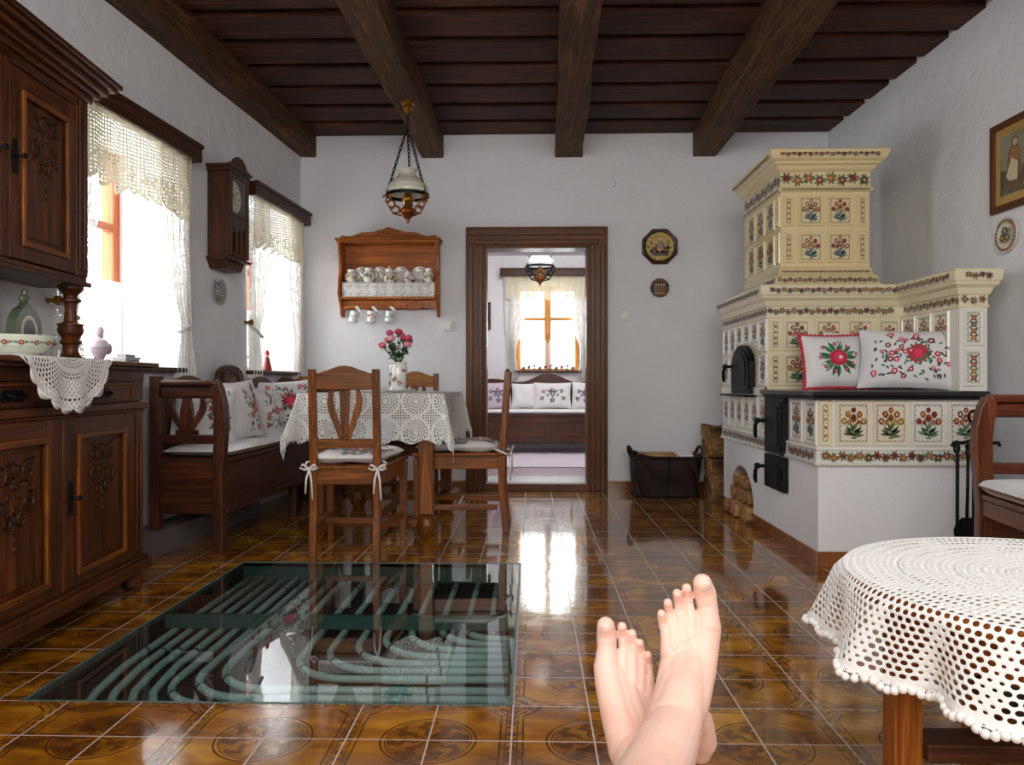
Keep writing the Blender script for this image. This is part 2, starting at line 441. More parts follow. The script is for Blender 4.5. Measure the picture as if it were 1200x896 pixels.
def vine(draw, L, h, pal, pitch=None):
    lf, fl = pal; pitch = pitch or h * .92; n = max(1, int(L / pitch))
    for k in range(n):
        x = -L / 2 + (k + .5) * L / n; y = h * .1 * (-1) ** k
        for a in (.35, 1.2, 2.1, 2.8, 3.6, 4.3, 5.1, 5.9): draw(leaf(x, y, h * .68, h * .27, a + R.uniform(-.2, .2)), R.choice(lf), 1)
        blossom(draw, x, y, h * .36, R.choice(fl), R.choice((YEL, DRED)))
def dashes(draw, w, h, col, t=.0035, step=.014):
    """broken line around a rectangle"""
    for sx in (-1, 1):
        n = max(2, int(h / step))
        for k in range(n): draw(leaf(sx * w / 2, -h / 2 + (k + .1) * h / n, h / n * .9, t * 2, pi / 2 + .25 * (-1) ** k), col, 1)
        n = max(2, int(w / step))
        for k in range(n): draw(leaf(-w / 2 + (k + .1) * w / n, sx * h / 2, w / n * .9, t * 2, .25 * (-1) ** k), col, 1)
def on_plane(mb, O, A, B, eps=.0008):
    O, A, B = Vector(O), Vector(A), Vector(B); N = A.cross(B)
    def draw(pts, col, lay=1):
        mb.poly([O + A * a + B * b + N * eps * lay for a, b in pts], col)
    return draw
# ================================================================== ROOM SHELL
def struct(name, mb, mat, parent=None, world=None, **kw):
    o = mb.build(name, mat, parent, world=world, **kw)
    if parent is None: o['kind'] = 'structure'
    return o
PX0, PX1, PY0, PY1 = -1.39, -.055, 2.062, 3.672       # floor opening under glass
b = MB()
xs, ys = [-2.7, PX0, PX1, 2.8], [-1.7, PY0, PY1, 6.3]
for i in range(3):
    for j in range(3):
        if i == 1 and j == 1: continue
        b.poly([(xs[i], ys[j], 0), (xs[i + 1], ys[j], 0), (xs[i + 1], ys[j + 1], 0), (xs[i], ys[j + 1], 0)])
struct('floor', b, M['floor'], origin=False)
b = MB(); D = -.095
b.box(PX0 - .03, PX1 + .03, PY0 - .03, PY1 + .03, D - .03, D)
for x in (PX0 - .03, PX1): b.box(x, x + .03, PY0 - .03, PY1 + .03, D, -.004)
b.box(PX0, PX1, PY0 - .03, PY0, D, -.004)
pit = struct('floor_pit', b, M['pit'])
b = MB(); b.box(PX0, PX1, PY1 - .004, PY1 + .02, D, -.004); b.box(PX1 - .012, PX1, PY0, PY1, D, -.012)
struct('trim_1', b, M['greenwall'])
b = MB()      # thin metal angle that carries the panes
for x in (PX0, PX1): b.box(x - .004, x + .004, PY0 - .004, PY1 + .004, -.02, .0012)
for y in (PY0, PY1): b.box(PX0, PX1, y - .004, y + .004, -.02, .0012)
struct('trim_2', b, M['steel'])
b = MB(); b.box(PX0 + .005, PX1 - .005, 2.865, 2.895, -.06, -.012)
tag(b.build('support_bar', M['steel']), 'green-grey steel bar crossing under the joint of the two floor glass panes', 'bar')
for nm, y0, y1, lab in (('floor_glass', PY0 + .005, 2.878, 'clear glass floor pane nearest the front, over the curving pipes'),
                        ('floor_glass', 2.882, PY1 - .005, 'clear glass floor pane nearer the dining chairs, over the straight pipes')):
    b = MB(); b.box(PX0 + .005, PX1 - .005, y0, y1, -.0105, -.0005)
    tag(b.build(nm, M['pitglass']), lab, 'glass pane', 'glass panes in the floor')
def arc_pipe(X, Yh, r, yback=3.655, xend=PX1 - .02):
    pts = [(X, yback, -.072), (X, yback - .3, -.072)]
    pts += [(X, Yh + r + .02, -.072)]
    for k in range(0, 10):
        a = pi + (pi / 2) * k / 9
        pts.append((X + r + r * cos(a), Yh + r + r * sin(a), -.072))
    pts += [(X + r + .1, Yh, -.072), (xend, Yh + .004, -.072)]
    return pts
pipes = []
for k in range(4):
    X = -1.352 + .058 * k
    pipes.append([(X, 3.655, -.072), (X, 3.0, -.072), (X + .004, 2.5, -.072), (X + .03, 2.3, -.072), (X + .06 + .01 * k, 2.18, -.074), (X + .075 + .012 * k, 2.075, -.08)])
for i, (X, Yh) in enumerate(((-1.12, 2.205), (-1.062, 2.265), (-1.004, 2.33), (-.79, 2.42), (-.705, 2.49), (-.62, 2.555), (-.535, 2.62), (-.45, 2.685), (-.35, 2.75), (-.25, 2.81))):
    pipes.append(arc_pipe(X, Yh, .2 if i < 3 else min(.2, -.13 - X)))
for X in (-.945, -.89, -.16):
    pipes.append([(X, 3.655, -.072), (X, 3.2, -.072), (X + .01, 2.9, -.074)])
for i, p in enumerate(pipes):
    b = MB(); b.tube(p, .0125, 10)
    o = b.build('heating_pipe', M['pipe'])
    tag(o, ('grey heating pipe running straight along the left of the floor pit' if i < 4 else 'grey heating pipe bending to the right under the front floor glass' if i < 14 else 'short grey heating pipe under the far floor glass'), 'pipe', 'heating pipes under the floor glass')
    W = frame_of(o)
    for k in ((2,) if i < 4 else (1, 7, len(p) - 1) if i < 14 else (1,)):
        a, c = Vector(p[k]), Vector(p[k - 1]); d = (a - c).normalized()
        m = a.lerp(c, .3) if k != len(p) - 1 else a - d * (.22 + .012 * (i % 4))
        b = MB(); b.tube([m - d * .004, m + d * .004], .0145, 10); b.build('clip', M['clip'], o, world=W)

# ---- left wall (its own slightly turned frame: x out into the room, y along the wall away from the camera)
KL = .065; PHI = -atan(KL)
WL = Matrix.Translation((-1.87, 6.17, 0)) @ Matrix.Rotation(PHI, 4, 'Z')
def wy(Y): return (Y - 6.17) * sqrt(1 + KL * KL)
WIN = [(wy(3.28), wy(4.27)), (wy(5.17), wy(6.03))]
SZ, LZ = .925, 2.14
b = MB(); b.M = WL
segs = [(wy(-1.7), WIN[0][0]), (WIN[0][1], WIN[1][0]), (WIN[1][1], .5)]
for a, c in segs: b.box(-.5, 0, a, c, 0, 3.0)
for a, c in WIN:
    b.box(-.5, 0, a, c, 0, SZ); b.box(-.5, 0, a, c, LZ, 3.0)
struct('wall_left', b, M['wall'])
b = MB(); b.M = WL                      # low plastered ledge under the bench
b.box(0, .16, wy(3.3), wy(5.0), 0, .12)
struct('trim_3', b, M['soil'])

def window(name, root_m, y0, y1, x, mat, sill_mat, sill=True, cx=True, low=SZ, top=LZ, trans=.66, axis='y'):
    """wooden casement window in an opening running along local y, glass facing local x"""
    r = bpy.data.objects.new(name, None); COL.objects.link(r); r['kind'] = 'structure'
    r.matrix_world = root_m
    m = MB(); w = .06; q = .035
    m.box(x - .05, x + .02, y0, y0 + w, low, top); m.box(x - .05, x + .02, y1 - w, y1, low, top)
    m.box(x - .05, x + .02, y0 + w, y1 - w, top - w, top); m.box(x - .05, x + .02, y0 + w, y1 - w, low, low + w)
    m.build('window_frame', mat, r, bev=.004)
    yc = (y0 + y1) / 2; zt = low + (top - low) * trans
    m = MB(); m.box(x - .035, x + .03, yc - .045, yc + .045, low + w, top - w)
    m.build('mullion', mat, r, bev=.005)
    m = MB(); m.box(x - .03, x + .015, y0 + w, y1 - w, zt - .022, zt + .022)
    m.build('transom', mat, r, bev=.004)
    m = MB(); m.box(x - .02, x - .014, y0 + w, y1 - w, low + w, top - w)
    m.build('pane', M['glass'], r)
    m = MB(); m.tube([(x + .05, yc, zt - .2), (x + .05, yc, zt - .3)], .007, 8); m.box(x + .02, x + .05, yc - .012, yc + .012, zt - .22, zt - .2)
    m.build('handle', M['brass'], r)
    if sill:
        m = MB(); m.box(x + .02, .05, y0 - .02, y1 + .02, low - .005, low + .022)
        m.build('window_sill', sill_mat, r, bev=.005)
    return r
window('window_1', WL, WIN[0][0], WIN[0][1], -.36, M['winwood'], M['pelmet'])
window('window_2', WL, WIN[1][0], WIN[1][1], -.36, M['winwood'], M['pelmet'])

# ---- back wall with the doorway
DX0, DX1, DZ = -.384, .458, 1.955
b = MB()
b.box(-2.6, DX0, 6.17, 6.62, 0, 3.0); b.box(DX1, 2.9, 6.17, 6.62, 0, 3.0); b.box(DX0, DX1, 6.17, 6.62, DZ, 3.0)
struct('wall_back', b, M['wall'])
door = bpy.data.objects.new('door_1', None); COL.objects.link(door); door['kind'] = 'structure'
def casing(x0, x1, z0, z1, horiz):
    m = MB()
    if horiz:
        m.box(x0, x1, 6.125, 6.17, z0, z1)
        m.box(x0 + .02, x1 - .02, 6.11, 6.125, z0 + .085, z1 - .018); m.box(x0 + .07, x1 - .07, 6.112, 6.125, z0 + .012, z0 + .05)
    else:
        inner = x1 if x0 < 0 else x0; s = 1 if x0 < 0 else -1
        m.box(x0, x1, 6.125, 6.17, z0, z1)
        o_ = x0 if x0 < 0 else x1
        m.box(o_ + s * .018, o_ + s * .06, 6.11, 6.125, z0, z1); m.box(inner - s * .05, inner - s * .012, 6.112, 6.125, z0, z1)
    return m
casing(-.528, DX0 + .005, 0, 1.96, False).build('casing', M['door'], door, bev=.006)
casing(DX1 - .005, .603, 0, 1.96, False).build('casing', M['door'], door, bev=.006)
casing(-.528, .603, 1.95, 2.105, True).build('casing', M['door'], door, bev=.006)
m = MB()
m.box(DX0, DX0 + .022, 6.13, 6.32, 0, DZ); m.box(DX1 - .022, DX1, 6.13, 6.32, 0, DZ); m.box(DX0, DX1, 6.13, 6.32, DZ - .02, DZ)
m.build('jamb', M['door'], door, bev=.003)
m = MB(); m.box(DX0, DX1, 6.09, 6.2, 0, .058); m.build('threshold', M['door'], door, bev=.004)
b = MB(); b.box(DX0, DX1, 6.2, 6.63, 0, .055); struct('trim_4', b, M['sill'])
for nm, x0, x1 in (('baseboard_back', -1.87, -.53), ('baseboard_back', .606, 1.36), ('baseboard_back', 1.36, 2.35)):
    b = MB(); n = max(1, round((x1 - x0) / .2))
    for k in range(n): b.box(x0 + (x1 - x0) * k / n + .001, x0 + (x1 - x0) * (k + 1) / n - .001, 6.158, 6.17, 0, .075)
    struct(nm, b, M['base'])

# ---- right wall, rear wall
KR = .026
WR = Matrix.Translation((2.352, 6.17, 0)) @ Matrix.Rotation(atan(KR), 4, 'Z')
b = MB(); b.M = WR; b.box(0, .4, -7.9, .45, 0, 3.0); struct('wall_right', b, M['wall'])
b = MB(); b.box(-2.9, 3.0, -1.9, -1.7, 0, 3.0); struct('wall_rear', b, M['wall'])

# ---- ceiling: upper boards, lower boards with gaps, beams
b = MB()
b.box(-2.8, 2.9, -1.8, 6.3, 2.885, 2.93)
y = 5.84 + .35
while y > -1.8:
    b.box(-2.75, 2.85, y - .35 + .04, y - .045, 2.85, 2.886); y -= .35
struct('ceiling', b, M['plank'], origin=False)
def beam(x0, x1, X0, X1, zb=2.673, y1=6.18):
    """x0..x1 at the back wall, X0..X1 at Y=3.6"""
    m = MB(); n = 26; kx0, kx1 = (X0 - x0) / (3.6 - 6.17), (X1 - x1) / (3.6 - 6.17)
    prof = [(0, .3), (0, .028), (.022, 0), (.978, 0), (1, .028), (1, .3)]
    off = R.uniform(0, 50)
    def fn(u, v):
        Y = y1 - v * (y1 + 1.75); a = x0 + kx0 * (Y - 6.17); c = x1 + kx1 * (Y - 6.17)
        q = prof[min(5, int(u * 5 + .001))]; w = .006 * sin(Y * 4.1 + off) + .004 * sin(Y * 11 + off * 2 + q[0] * 3)
        return (a + q[0] * (c - a) + w, Y, zb + q[1] * .73 + .004 * sin(Y * 5 + off + q[0] * 5))
    m.grid(fn, 5, n, lambda u, v, p: (p.y + off, p.x, p.z), smooth=False)
    m.poly([fn(k / 5, 0) for k in range(6)])
    return struct('ceiling_beam', m, M['beam'])
beam(-1.935, -1.748, -2.075, -1.86, 2.687)
beam(-.882, -.71, -.941, -.739)
beam(.19, .408, .14, .333, 2.67)
beam(1.286, 1.462, 1.2, 1.458, 2.663)

# ================================================================== ROOM BEYOND
b = MB(); b.poly([(-1.8, 6.62, .05), (2.1, 6.62, .05), (2.1, 9.55, .05), (-1.8, 9.55, .05)]); struct('floor_back_room', b, M['roomfloor'])
b = MB(); b.box(-1.8, -1.6, 6.62, 9.9, 0, 2.9); struct('wall_back_room_left', b, M['wallroom'])
b = MB(); b.box(1.9, 2.1, 6.62, 9.9, 0, 2.9); struct('wall_back_room_right', b, M['wallroom'])
b = MB(); b.box(-1.8, 2.1, 6.62, 9.9, 2.85, 2.95); struct('ceiling_back_room', b, M['wallroom'])
RX0, RX1, RZ0, RZ1 = -.2, .597, .985, 2.06
b = MB(); b.box(-1.8, RX0, 9.5, 9.9, 0, 2.9); b.box(RX1, 2.1, 9.5, 9.9, 0, 2.9); b.box(RX0, RX1, 9.5, 9.9, 0, RZ0); b.box(RX0, RX1, 9.5, 9.9, RZ1, 2.9)
struct('wall_back_room_far', b, M['wallroom'])
WB = Matrix.Translation((RX1, 9.5, 0)) @ Matrix.Rotation(-pi / 2, 4, 'Z')      # local x -> -Y (into room), local y -> +X
WB = Matrix.Translation((RX0, 9.5, 0)) @ Matrix(((0, 1, 0, 0), (-1, 0, 0, 0), (0, 0, 1, 0), (0, 0, 0, 1)))
window('window_3', WB, 0, RX1 - RX0, -.12, M['winlit'], M['pelmet'], low=RZ0, top=RZ1, trans=.62)

# ================================================================== CURTAINS
def interp(keys, z):
    keys = sorted(keys, key=lambda k: -k[0])
    if z >= keys[0][0]: return keys[0][1:]
    for a, c in zip(keys, keys[1:]):
        if z >= c[0]:
            t = (a[0] - z) / (a[0] - c[0]); t = t * t * (3 - 2 * t)
            return tuple(p + (q - p) * t for p, q in zip(a[1:], c[1:]))
    return keys[-1][1:]
def drape(fr, keys, x, folds, width, mat, amp=.022, nu=56, nv=36):
    m = MB(); m.M = fr; zt, zb = max(k[0] for k in keys), min(k[0] for k in keys); ph = R.uniform(0, 6)
    def fn(u, v):
        z = zt + (zb - zt) * v; y0, y1 = interp(keys, z); w = abs(y1 - y0)
        A = amp * min(1.3, .12 / max(w, .03) + .4) * (.5 + .5 * min(1, v * 6))
        return (x + A * sin(u * folds * 2 * pi + ph + .6 * sin(v * 3)), y0 + (y1 - y0) * u, z)
    m.grid(fn, nu, nv, lambda u, v, p: (u * width, zt + (zb - zt) * v, 0))
    return m
def valance(fr, y0, y1, zt, zb, x, mat, scal=.13, amp=.018, fold=.15):
    m = MB(); m.M = fr; L = (y1 - y0) * 1.12; ph = R.uniform(0, 6)
    nu = int(L / .012)
    def hem(u): return zb - .045 * abs(sin(pi * u * L / scal)) + .012 * sin(u * L * 9)
    def fn(u, v):
        hz = hem(u); z = zt + (hz - zt) * v
        A = amp * (.35 + .65 * v)
        return (x + A * sin(u * L / fold * 2 * pi + ph) + .4 * A * sin(u * L / fold * 4.7 + ph), y0 + (y1 - y0) * u, z)
    m.grid(fn, nu, 16, lambda u, v, p: (u * L, zt + (hem(u) - zt) * v, (zt - hem(u)) * (1 - v)))
    return m
def pelmet(fr, y0, y1, z0, z1, out, label, deep=0):
    r = thing('pelmet', label, 'pelmet', fr @ Vector((0, (y0 + y1) / 2, z0)), fr.to_euler().z, 'wooden pelmets over the windows')
    W = frame_of(r)
    m = MB(); m.M = fr; m.box(out - .025, out, y0, y1, z0, z1); m.box(out - .02, out + .012, y0, y1, z1 - .018, z1 + .006); m.build('front_board', M['pelmet'], r, bev=.004, world=W)
    m = MB(); m.M = fr; m.box(.004, out - .025, y0, y1, z1 - .022, z1); m.build('top_board', M['pelmet'], r, world=W)
    for a in (y0, y1 - .022):
        m = MB(); m.M = fr; m.box(.004, out - .025, a, a + .022, z0, z1 - .022); m.build('end_board', M['pelmet'], r, world=W)
def knob(fr, p, label):
    m = MB(); m.M = fr
    m.lathe([(0, 0), (.012, .001), (.008, .02), (.012, .03), (.021, .045), (.02, .056), (.0, .062)], (0.001, p[0], p[1]), 14, (1, 0, 0))
    tag(m.build('tieback_knob', M['brass']), label, 'knob', 'brass tieback knobs')
def tie(fr, p, q, x, label):
    m = MB(); m.M = fr
    pts = [(x * .7, p[0], p[1]), (x + .035, p[0] * .5 + q[0] * .5, (p[1] + q[1]) / 2 - .02), (x + .03, q[0], q[1]), (x - .03, q[0] + .01, q[1] + .01)]
    m.tube(pts, .012, 8)
    tag(m.build('curtain_tie', M['white']), label, 'curtain tie', 'white curtain tiebacks')
pelmet(WL, wy(3.2), wy(4.363), 2.122, 2.216, .1, 'dark wooden pelmet over the window beside the tall cabinet')
pelmet(WL, wy(5.1), wy(6.13), 2.122, 2.214, .1, 'dark wooden pelmet over the window in the far left corner')
tag(valance(WL, wy(3.22), wy(4.33), 2.15, 1.82, .06, None).build('valance', M['lace_val']), 'scalloped lace valance on the window beside the tall cabinet', 'curtain', 'lace valances')
tag(valance(WL, wy(5.15), wy(6.1), 2.15, 1.82, .06, None).build('valance', M['lace_val']), 'scalloped lace valance on the window in the far left corner', 'curtain', 'lace valances')
for keys, x, fo, wd, lab in (
    ([(2.13, wy(3.24), wy(3.55)), (1.7, wy(3.24), wy(3.53)), (1.4, wy(3.24), wy(3.44)), (1.16, wy(3.245), wy(3.34)), (.95, wy(3.235), wy(3.40))], .03, 4, .5, 'lace drape tied back behind the turned column of the cabinet'),
    ([(2.13, wy(3.98), wy(4.32)), (1.7, wy(4.03), wy(4.31)), (1.4, wy(4.13), wy(4.32)), (1.16, wy(4.2), wy(4.32)), (.89, wy(4.18), wy(4.39))], .03, 5, .5, 'white lace drape between the cabinet window and the oval wall plate'),
    ([(2.13, wy(5.16), wy(5.5)), (1.7, wy(5.16), wy(5.48)), (1.4, wy(5.17), wy(5.36)), (1.2, wy(5.17), wy(5.27)), (.89, wy(5.15), wy(5.33))], .03, 4, .5, 'patterned lace drape just right of the wall clock, tied back'),
    ([(2.13, wy(5.84), wy(6.12)), (1.7, wy(5.86), wy(6.12)), (1.4, wy(5.92), wy(6.11)), (1.2, wy(5.97), wy(6.1)), (.89, wy(5.95), wy(6.12))], .03, 4, .45, 'white lace drape against the far left corner of the room')):
    tag(drape(WL, keys, x, fo, wd, None).build('drape', M['lace_drape']), lab, 'curtain', 'lace drapes')
knob(WL, (wy(3.215), 1.215), 'brass tieback knob on the wall beside the turned cabinet column')
knob(WL, (wy(5.13), 1.27), 'brass tieback knob below the wall clock, at the corner window')
tie(WL, (wy(3.215), 1.21), (wy(3.33), 1.15), .03, 'white tieback around the drape behind the cabinet column')
tie(WL, (wy(5.13), 1.265), (wy(5.28), 1.18), .03, 'white tieback around the drape under the wall clock')
tie(WL, (wy(4.34), 1.25), (wy(4.2), 1.15), .03, 'white tieback around the drape left of the oval wall plate')
for (a, c), lab in zip(WIN, ('sheer white half curtain in the window beside the tall cabinet', 'sheer white half curtain in the corner window')):
    m = drape(WL, [(1.42, a + .06, c - .06), (.96, a + .06, c - .06)], -.3, 9, 1.1, None, .01)
    tag(m.build('half_curtain', M['voile']), lab, 'curtain', 'sheer half curtains')
# window of the room beyond
FB = WB
pelmet(FB, -.19, 1.0, 2.165, 2.255, .1, 'dark wooden pelmet over the window of the room beyond the doorway')
tag(valance(FB, -.13, .96, 2.19, 1.92, .055, None, .11).build('valance', M['lace_val']), 'cream lace valance seen through the doorway', 'curtain', 'lace valances')
for keys, lab in (([(2.18, -.15, .22), (1.85, -.14, .2), (1.55, -.13, .09), (1.24, -.1, 0.0), (.9, -.1, .04)], 'white drape gathered to the left of the window beyond the doorway'),
                  ([(2.18, .58, .95), (1.85, .6, .94), (1.55, .71, .93), (1.22, .8, .9), (.9, .76, .9)], 'white drape gathered to the right of the window beyond the doorway')):
    tag(drape(FB, keys, .03, 4, .5, None).build('drape', M['lace_drape']), lab, 'curtain', 'lace drapes')
m = drape(FB, [(1.385, .06, RX1 - RX0 - .06), (1.03, .06, RX1 - RX0 - .06)], -.07, 8, .8, None, .008)
tag(m.build('half_curtain', M['voile']), 'sheer white half curtain in the window beyond the doorway', 'curtain', 'sheer half curtains')
FIGC = [((150, 60, 50), (90, 110, 70)), ((180, 130, 110), (120, 60, 60)), ((110, 120, 80), (200, 120, 110))]
for k in range(10):
    yy = .06 + .68 * (k + .5) / 10; x = -.03
    m = MB(); m.M = FB; ca, cb = FIGC[k % 3]; h = .05 + .02 * (k % 3)
    m.lathe([(0, 0), (.016, 0), (.018, .012), (.012, .03), (.0, .033)], (x, yy, RZ0 + .022), 10, col=ca)
    m.ell((x, yy, RZ0 + .025 + h * .6), (.017, .02, .018), 8, 6, col=cb); m.ell((x, yy + .012, RZ0 + .03 + h * .7), (.012, .012, .012), 8, 6, col=ca)
    tag(m.build('sill_ornament', M['paint']), 'tiny painted ornament in the row on the far window sill', 'ornament', 'little ornaments on the far window sill')

# ================================================================== CAMERA AND LIGHT
cam = bpy.data.cameras.new('camera'); co = bpy.data.objects.new('camera', cam); COL.objects.link(co)
co.location = (0, 0, .87); co.rotation_euler = (pi / 2, 0, radians(1.483))
cam.sensor_width = 36; cam.lens = 27.0; cam.shift_y = -1 / 1200; cam.clip_start = .02
SC.camera = co
w = bpy.data.worlds.new('world'); SC.world = w; w.use_nodes = True
nt = w.node_tree; nt.nodes['Background'].inputs[0].default_value = (.93, .97, 1, 1); nt.nodes['Background'].inputs[1].default_value = 10.0
def area(name, loc, target, sx, sy, power, col=(1, 1, 1), spread=pi):
    l = bpy.data.lights.new(name, 'AREA'); l.shape = 'RECTANGLE'; l.size = sx; l.size_y = sy; l.energy = power; l.color = col; l.spread = spread
    o = bpy.data.objects.new(name, l); COL.objects.link(o); o.location = loc
    d = Vector(target) - Vector(loc); o.rotation_euler = d.to_track_quat('-Z', 'Y').to_euler()
    return o
def portal(loc, target, sx, sy):
    o = area('window_portal', loc, target, sx, sy, 1); o.data.cycles.is_portal = True
for a, c in WIN: portal(WL @ Vector((-.47, (a + c) / 2, 1.53)), WL @ Vector((0, (a + c) / 2, 1.53)), c - a, LZ - SZ)
portal((.2, 9.68, 1.52), (.2, 9, 1.52), .8, 1.1)
area('back_room_fill', (.3, 7.6, 2.7), (.2, 8.2, 0), 1.2, .8, 26, (1, .99, .97))  # added fill light for the room beyond, separate from its pendant lamp
area('fill_light', (-.2, -1.5, 1.8), (.3, 5, 1.2), 3.6, 1.8, 72, (1, .98, .95))
area('fill_light', (.3, .9, 2.6), (.4, 3.4, .4), 2.6, 2.0, 34, (1, .98, .96))
SC.view_settings.view_transform = 'Standard'
SC.view_settings.look = 'None'
SC.view_settings.exposure = .55
SC.cycles.max_bounces = 8; SC.cycles.diffuse_bounces = 4; SC.cycles.glossy_bounces = 4; SC.cycles.transparent_max_bounces = 24; SC.cycles.transmission_bounces = 4
SC.cycles.caustics_reflective = False; SC.cycles.caustics_refractive = False; SC.cycles.sample_clamp_indirect = 6
SC.cycles.use_denoising = True
# ================================================================== SHARED BUILDERS
def carve(m, O, A, B, w, h, t=.006):
    """carved relief: shell fan over mirrored scrolls and a drop"""
    O, A, B = Vector(O), Vector(A), Vector(B); N = A.cross(B)
    P = lambda a, b, k=0: O + A * a * w + B * b * h + N * k
    rot = Matrix((A, B, N)).transposed()
    for k in range(7):
        a = pi * (.1 + .8 * k / 6); m.ell(P(.17 * cos(a), .2 + .15 * sin(a)), (.05 * w, .1 * h, t), 8, 5, rot=rot @ Matrix.Rotation(a - pi / 2, 3, 'Z'))
    m.ell(P(0, .16), (.07 * w, .05 * h, t * 1.4), 10, 6, rot=rot)
    for s in (-1, 1):
        for cx, cy, r, tr in ((.3, .3, .14, 1.4), (.3, -.02, .15, -1.4), (.16, -.22, .1, 1.3)):
            pts = []
            for k in range(22):
                q = k / 21; a = pi * .5 + tr * 2 * pi * q * .9; rr = r * (1 - .8 * q)
                pts.append(P(s * (cx + rr * cos(a)), cy + rr * sin(a) * w / h * 1.1, t * .3))
            m.tube(pts, [t * (1.15 - .6 * k / 21) for k in range(22)], 6)
        m.tube([P(s * .44, .46, t * .3), P(s * .2, .38, t * .4), P(0, .43, t * .5)], t * .8, 6)
        for k in range(3): m.ell(P(s * (.12 + .12 * k), .06 - .1 * k), (.04 * w, .055 * h, t), 8, 5, rot=rot @ Matrix.Rotation(s * (.6 + .4 * k), 3, 'Z'))
    for k in range(5): m.ell(P(0, -.1 - .11 * k), ((.05 - .006 * k) * w, .055 * h, t), 8, 5, rot=rot)

def panel_leaf(root, W, FR, y0, y1, z0, z1, x, name, mat, handle_side, panel, carve_box, label=None, t=.022):
    """framed door leaf in a local frame: front face at x"""
    py0, py1, pz0, pz1 = panel
    m = MB(); m.M = FR
    m.box(x - t, x, y0, py0, z0, z1); m.box(x - t, x, py1, y1, z0, z1)
    m.box(x - t, x, py0, py1, z0, pz0); m.box(x - t, x, py0, py1, pz1, z1)
    d = m.build(name, mat, root, bev=.003, world=W)
    dw = W
    m = MB(); m.M = FR; k = .014       # moulding around the panel
    for a, c, e, f in ((py0 - k, py0 + .006, pz0 - k, pz1 + k), (py1 - .006, py1 + k, pz0 - k, pz1 + k)): m.box(x - .004, x + .009, a, c, e, f)
    for e, f in ((pz0 - k, pz0 + .006), (pz1 - .006, pz1 + k)): m.box(x - .004, x + .009, py0, py1, e, f)
    def sub(mb, nm, mt, bev=0):
        o = mb.build(nm, mt, d, bev=bev); o.matrix_parent_inverse = W.inverted(); return o
    # parts of the door keep the door's frame: door sits at the root's origin
    o = sub(m, 'moulding', M['chair'], .003)
    m = MB(); m.M = FR; m.box(x - t + .002, x - .01, py0, py1, pz0, pz1); m.box(x - .012, x - .004, py0 + .025, py1 - .025, pz0 + .025, pz1 - .025)
    sub(m, 'panel', mat, .004)
    m = MB(); m.M = FR; cy, cz, cw, ch = carve_box
    carve(m, (x - .004, cy, cz), (0, 1, 0), (0, 0, 1), cw, ch)
    sub(m, 'carving', M['cabdark'])
    if handle_side is not None:
        m = MB(); m.M = FR; hy = handle_side; hz = (z0 + z1) / 2 + .02
        m.prism([(hy - .012, hz - .06), (hy + .012, hz - .06), (hy + .016, hz), (hy + .01, hz + .06), (hy - .01, hz + .06), (hy - .016, hz)], .004, O=(x, 0, 0), A=(0, 1, 0), B=(0, 0, 1))
        m.tube([(x, hy, hz), (x + .03, hy, hz)], .005, 8); m.ell((x + .036, hy, hz), (.006, .014, .011), 10, 6)
        sub(m, 'key', M['iron'])
    return d

def turned(m, x, y, z0, z1, rmax, prof, n=24):
    m.lathe([(r * rmax, z0 + (z1 - z0) * h) for h, r in prof], (x, y, 0), n)

def pillow(m, w, h, t, FR, emb=None, col=(228, 226, 226), eps=.0022):
    """soft square cushion: local x width, y up, z face"""
    m.M = FR; m.col = col
    def surf(u, v, sgn=1):
        x = w / 2 * u * (1 - .07 * (1 - v * v)); y = h / 2 * v * (1 - .07 * (1 - u * u))
        k = max(0, 1 - abs(u) ** 2.6) ** .55 * max(0, 1 - abs(v) ** 2.6) ** .55
        return Vector((x, y, sgn * t / 2 * k + .004 * sin(u * 7 + v * 3) * k))
    for sgn in (1, -1):
        m.grid(lambda a, b: surf(2 * a - 1, 2 * b - 1, sgn), 22, 22, lambda a, b, p: Vector((a * w, b * h, 0)))
    if emb:
        def draw(pts, c, lay=1):
            vs = []
            for a, b in pts:
                u = max(-.97, min(.97, a / (w / 2))); v = max(-.97, min(.97, b / (h / 2)))
                vs.append(surf(u, v) + Vector((0, 0, eps * (.5 + .5 * lay))))
            if FLIP[0]: vs.reverse()
            m.poly(vs, c)
        emb(draw, w, h)
FLIP = [False]
E1 = [(40, 112, 70), (28, 92, 64), (60, 128, 84)]
EF = [CRIM, (214, 40, 84), (176, 18, 54), (206, 60, 100)]
def scatter(draw, pts, s, leafs=E1, fl=EF, dark=False):
    for x, y, r in pts:
        for k in range(5): draw(leaf(x, y, r * R.uniform(1.5, 2.1), r * .7, R.uniform(0, 6.28)), R.choice(leafs), 1)
        blossom(draw, x, y, r, R.choice(fl), R.choice(((244, 190, 200), (120, 16, 40), (240, 220, 200))), 6)
def emb_center(draw, w, h):
    s = w / 2
    for k in range(16):
        a = 2 * pi * k / 16 + R.uniform(-.1, .1); draw(leaf(.2 * s * cos(a), .2 * s * sin(a), .45 * s, .15 * s, a + R.uniform(-.2, .2)), R.choice(E1), 1)
    for k in range(9):
        a = 2 * pi * k / 9 + .3; rr = .52 * s * R.uniform(.85, 1.15); blossom(draw, rr * cos(a) * 1.1, rr * sin(a) * .95, .065 * s, R.choice(EF), (230, 150, 160), 5)
    draw(circ(0, .02 * s, .29 * s, 12, .08), CRIM, 2); draw(circ(0, .02 * s, .17 * s, 10, .15), (222, 50, 92), 3); draw(circ(.01, .02 * s, .07 * s, 8, .2), (244, 214, 214), 4)
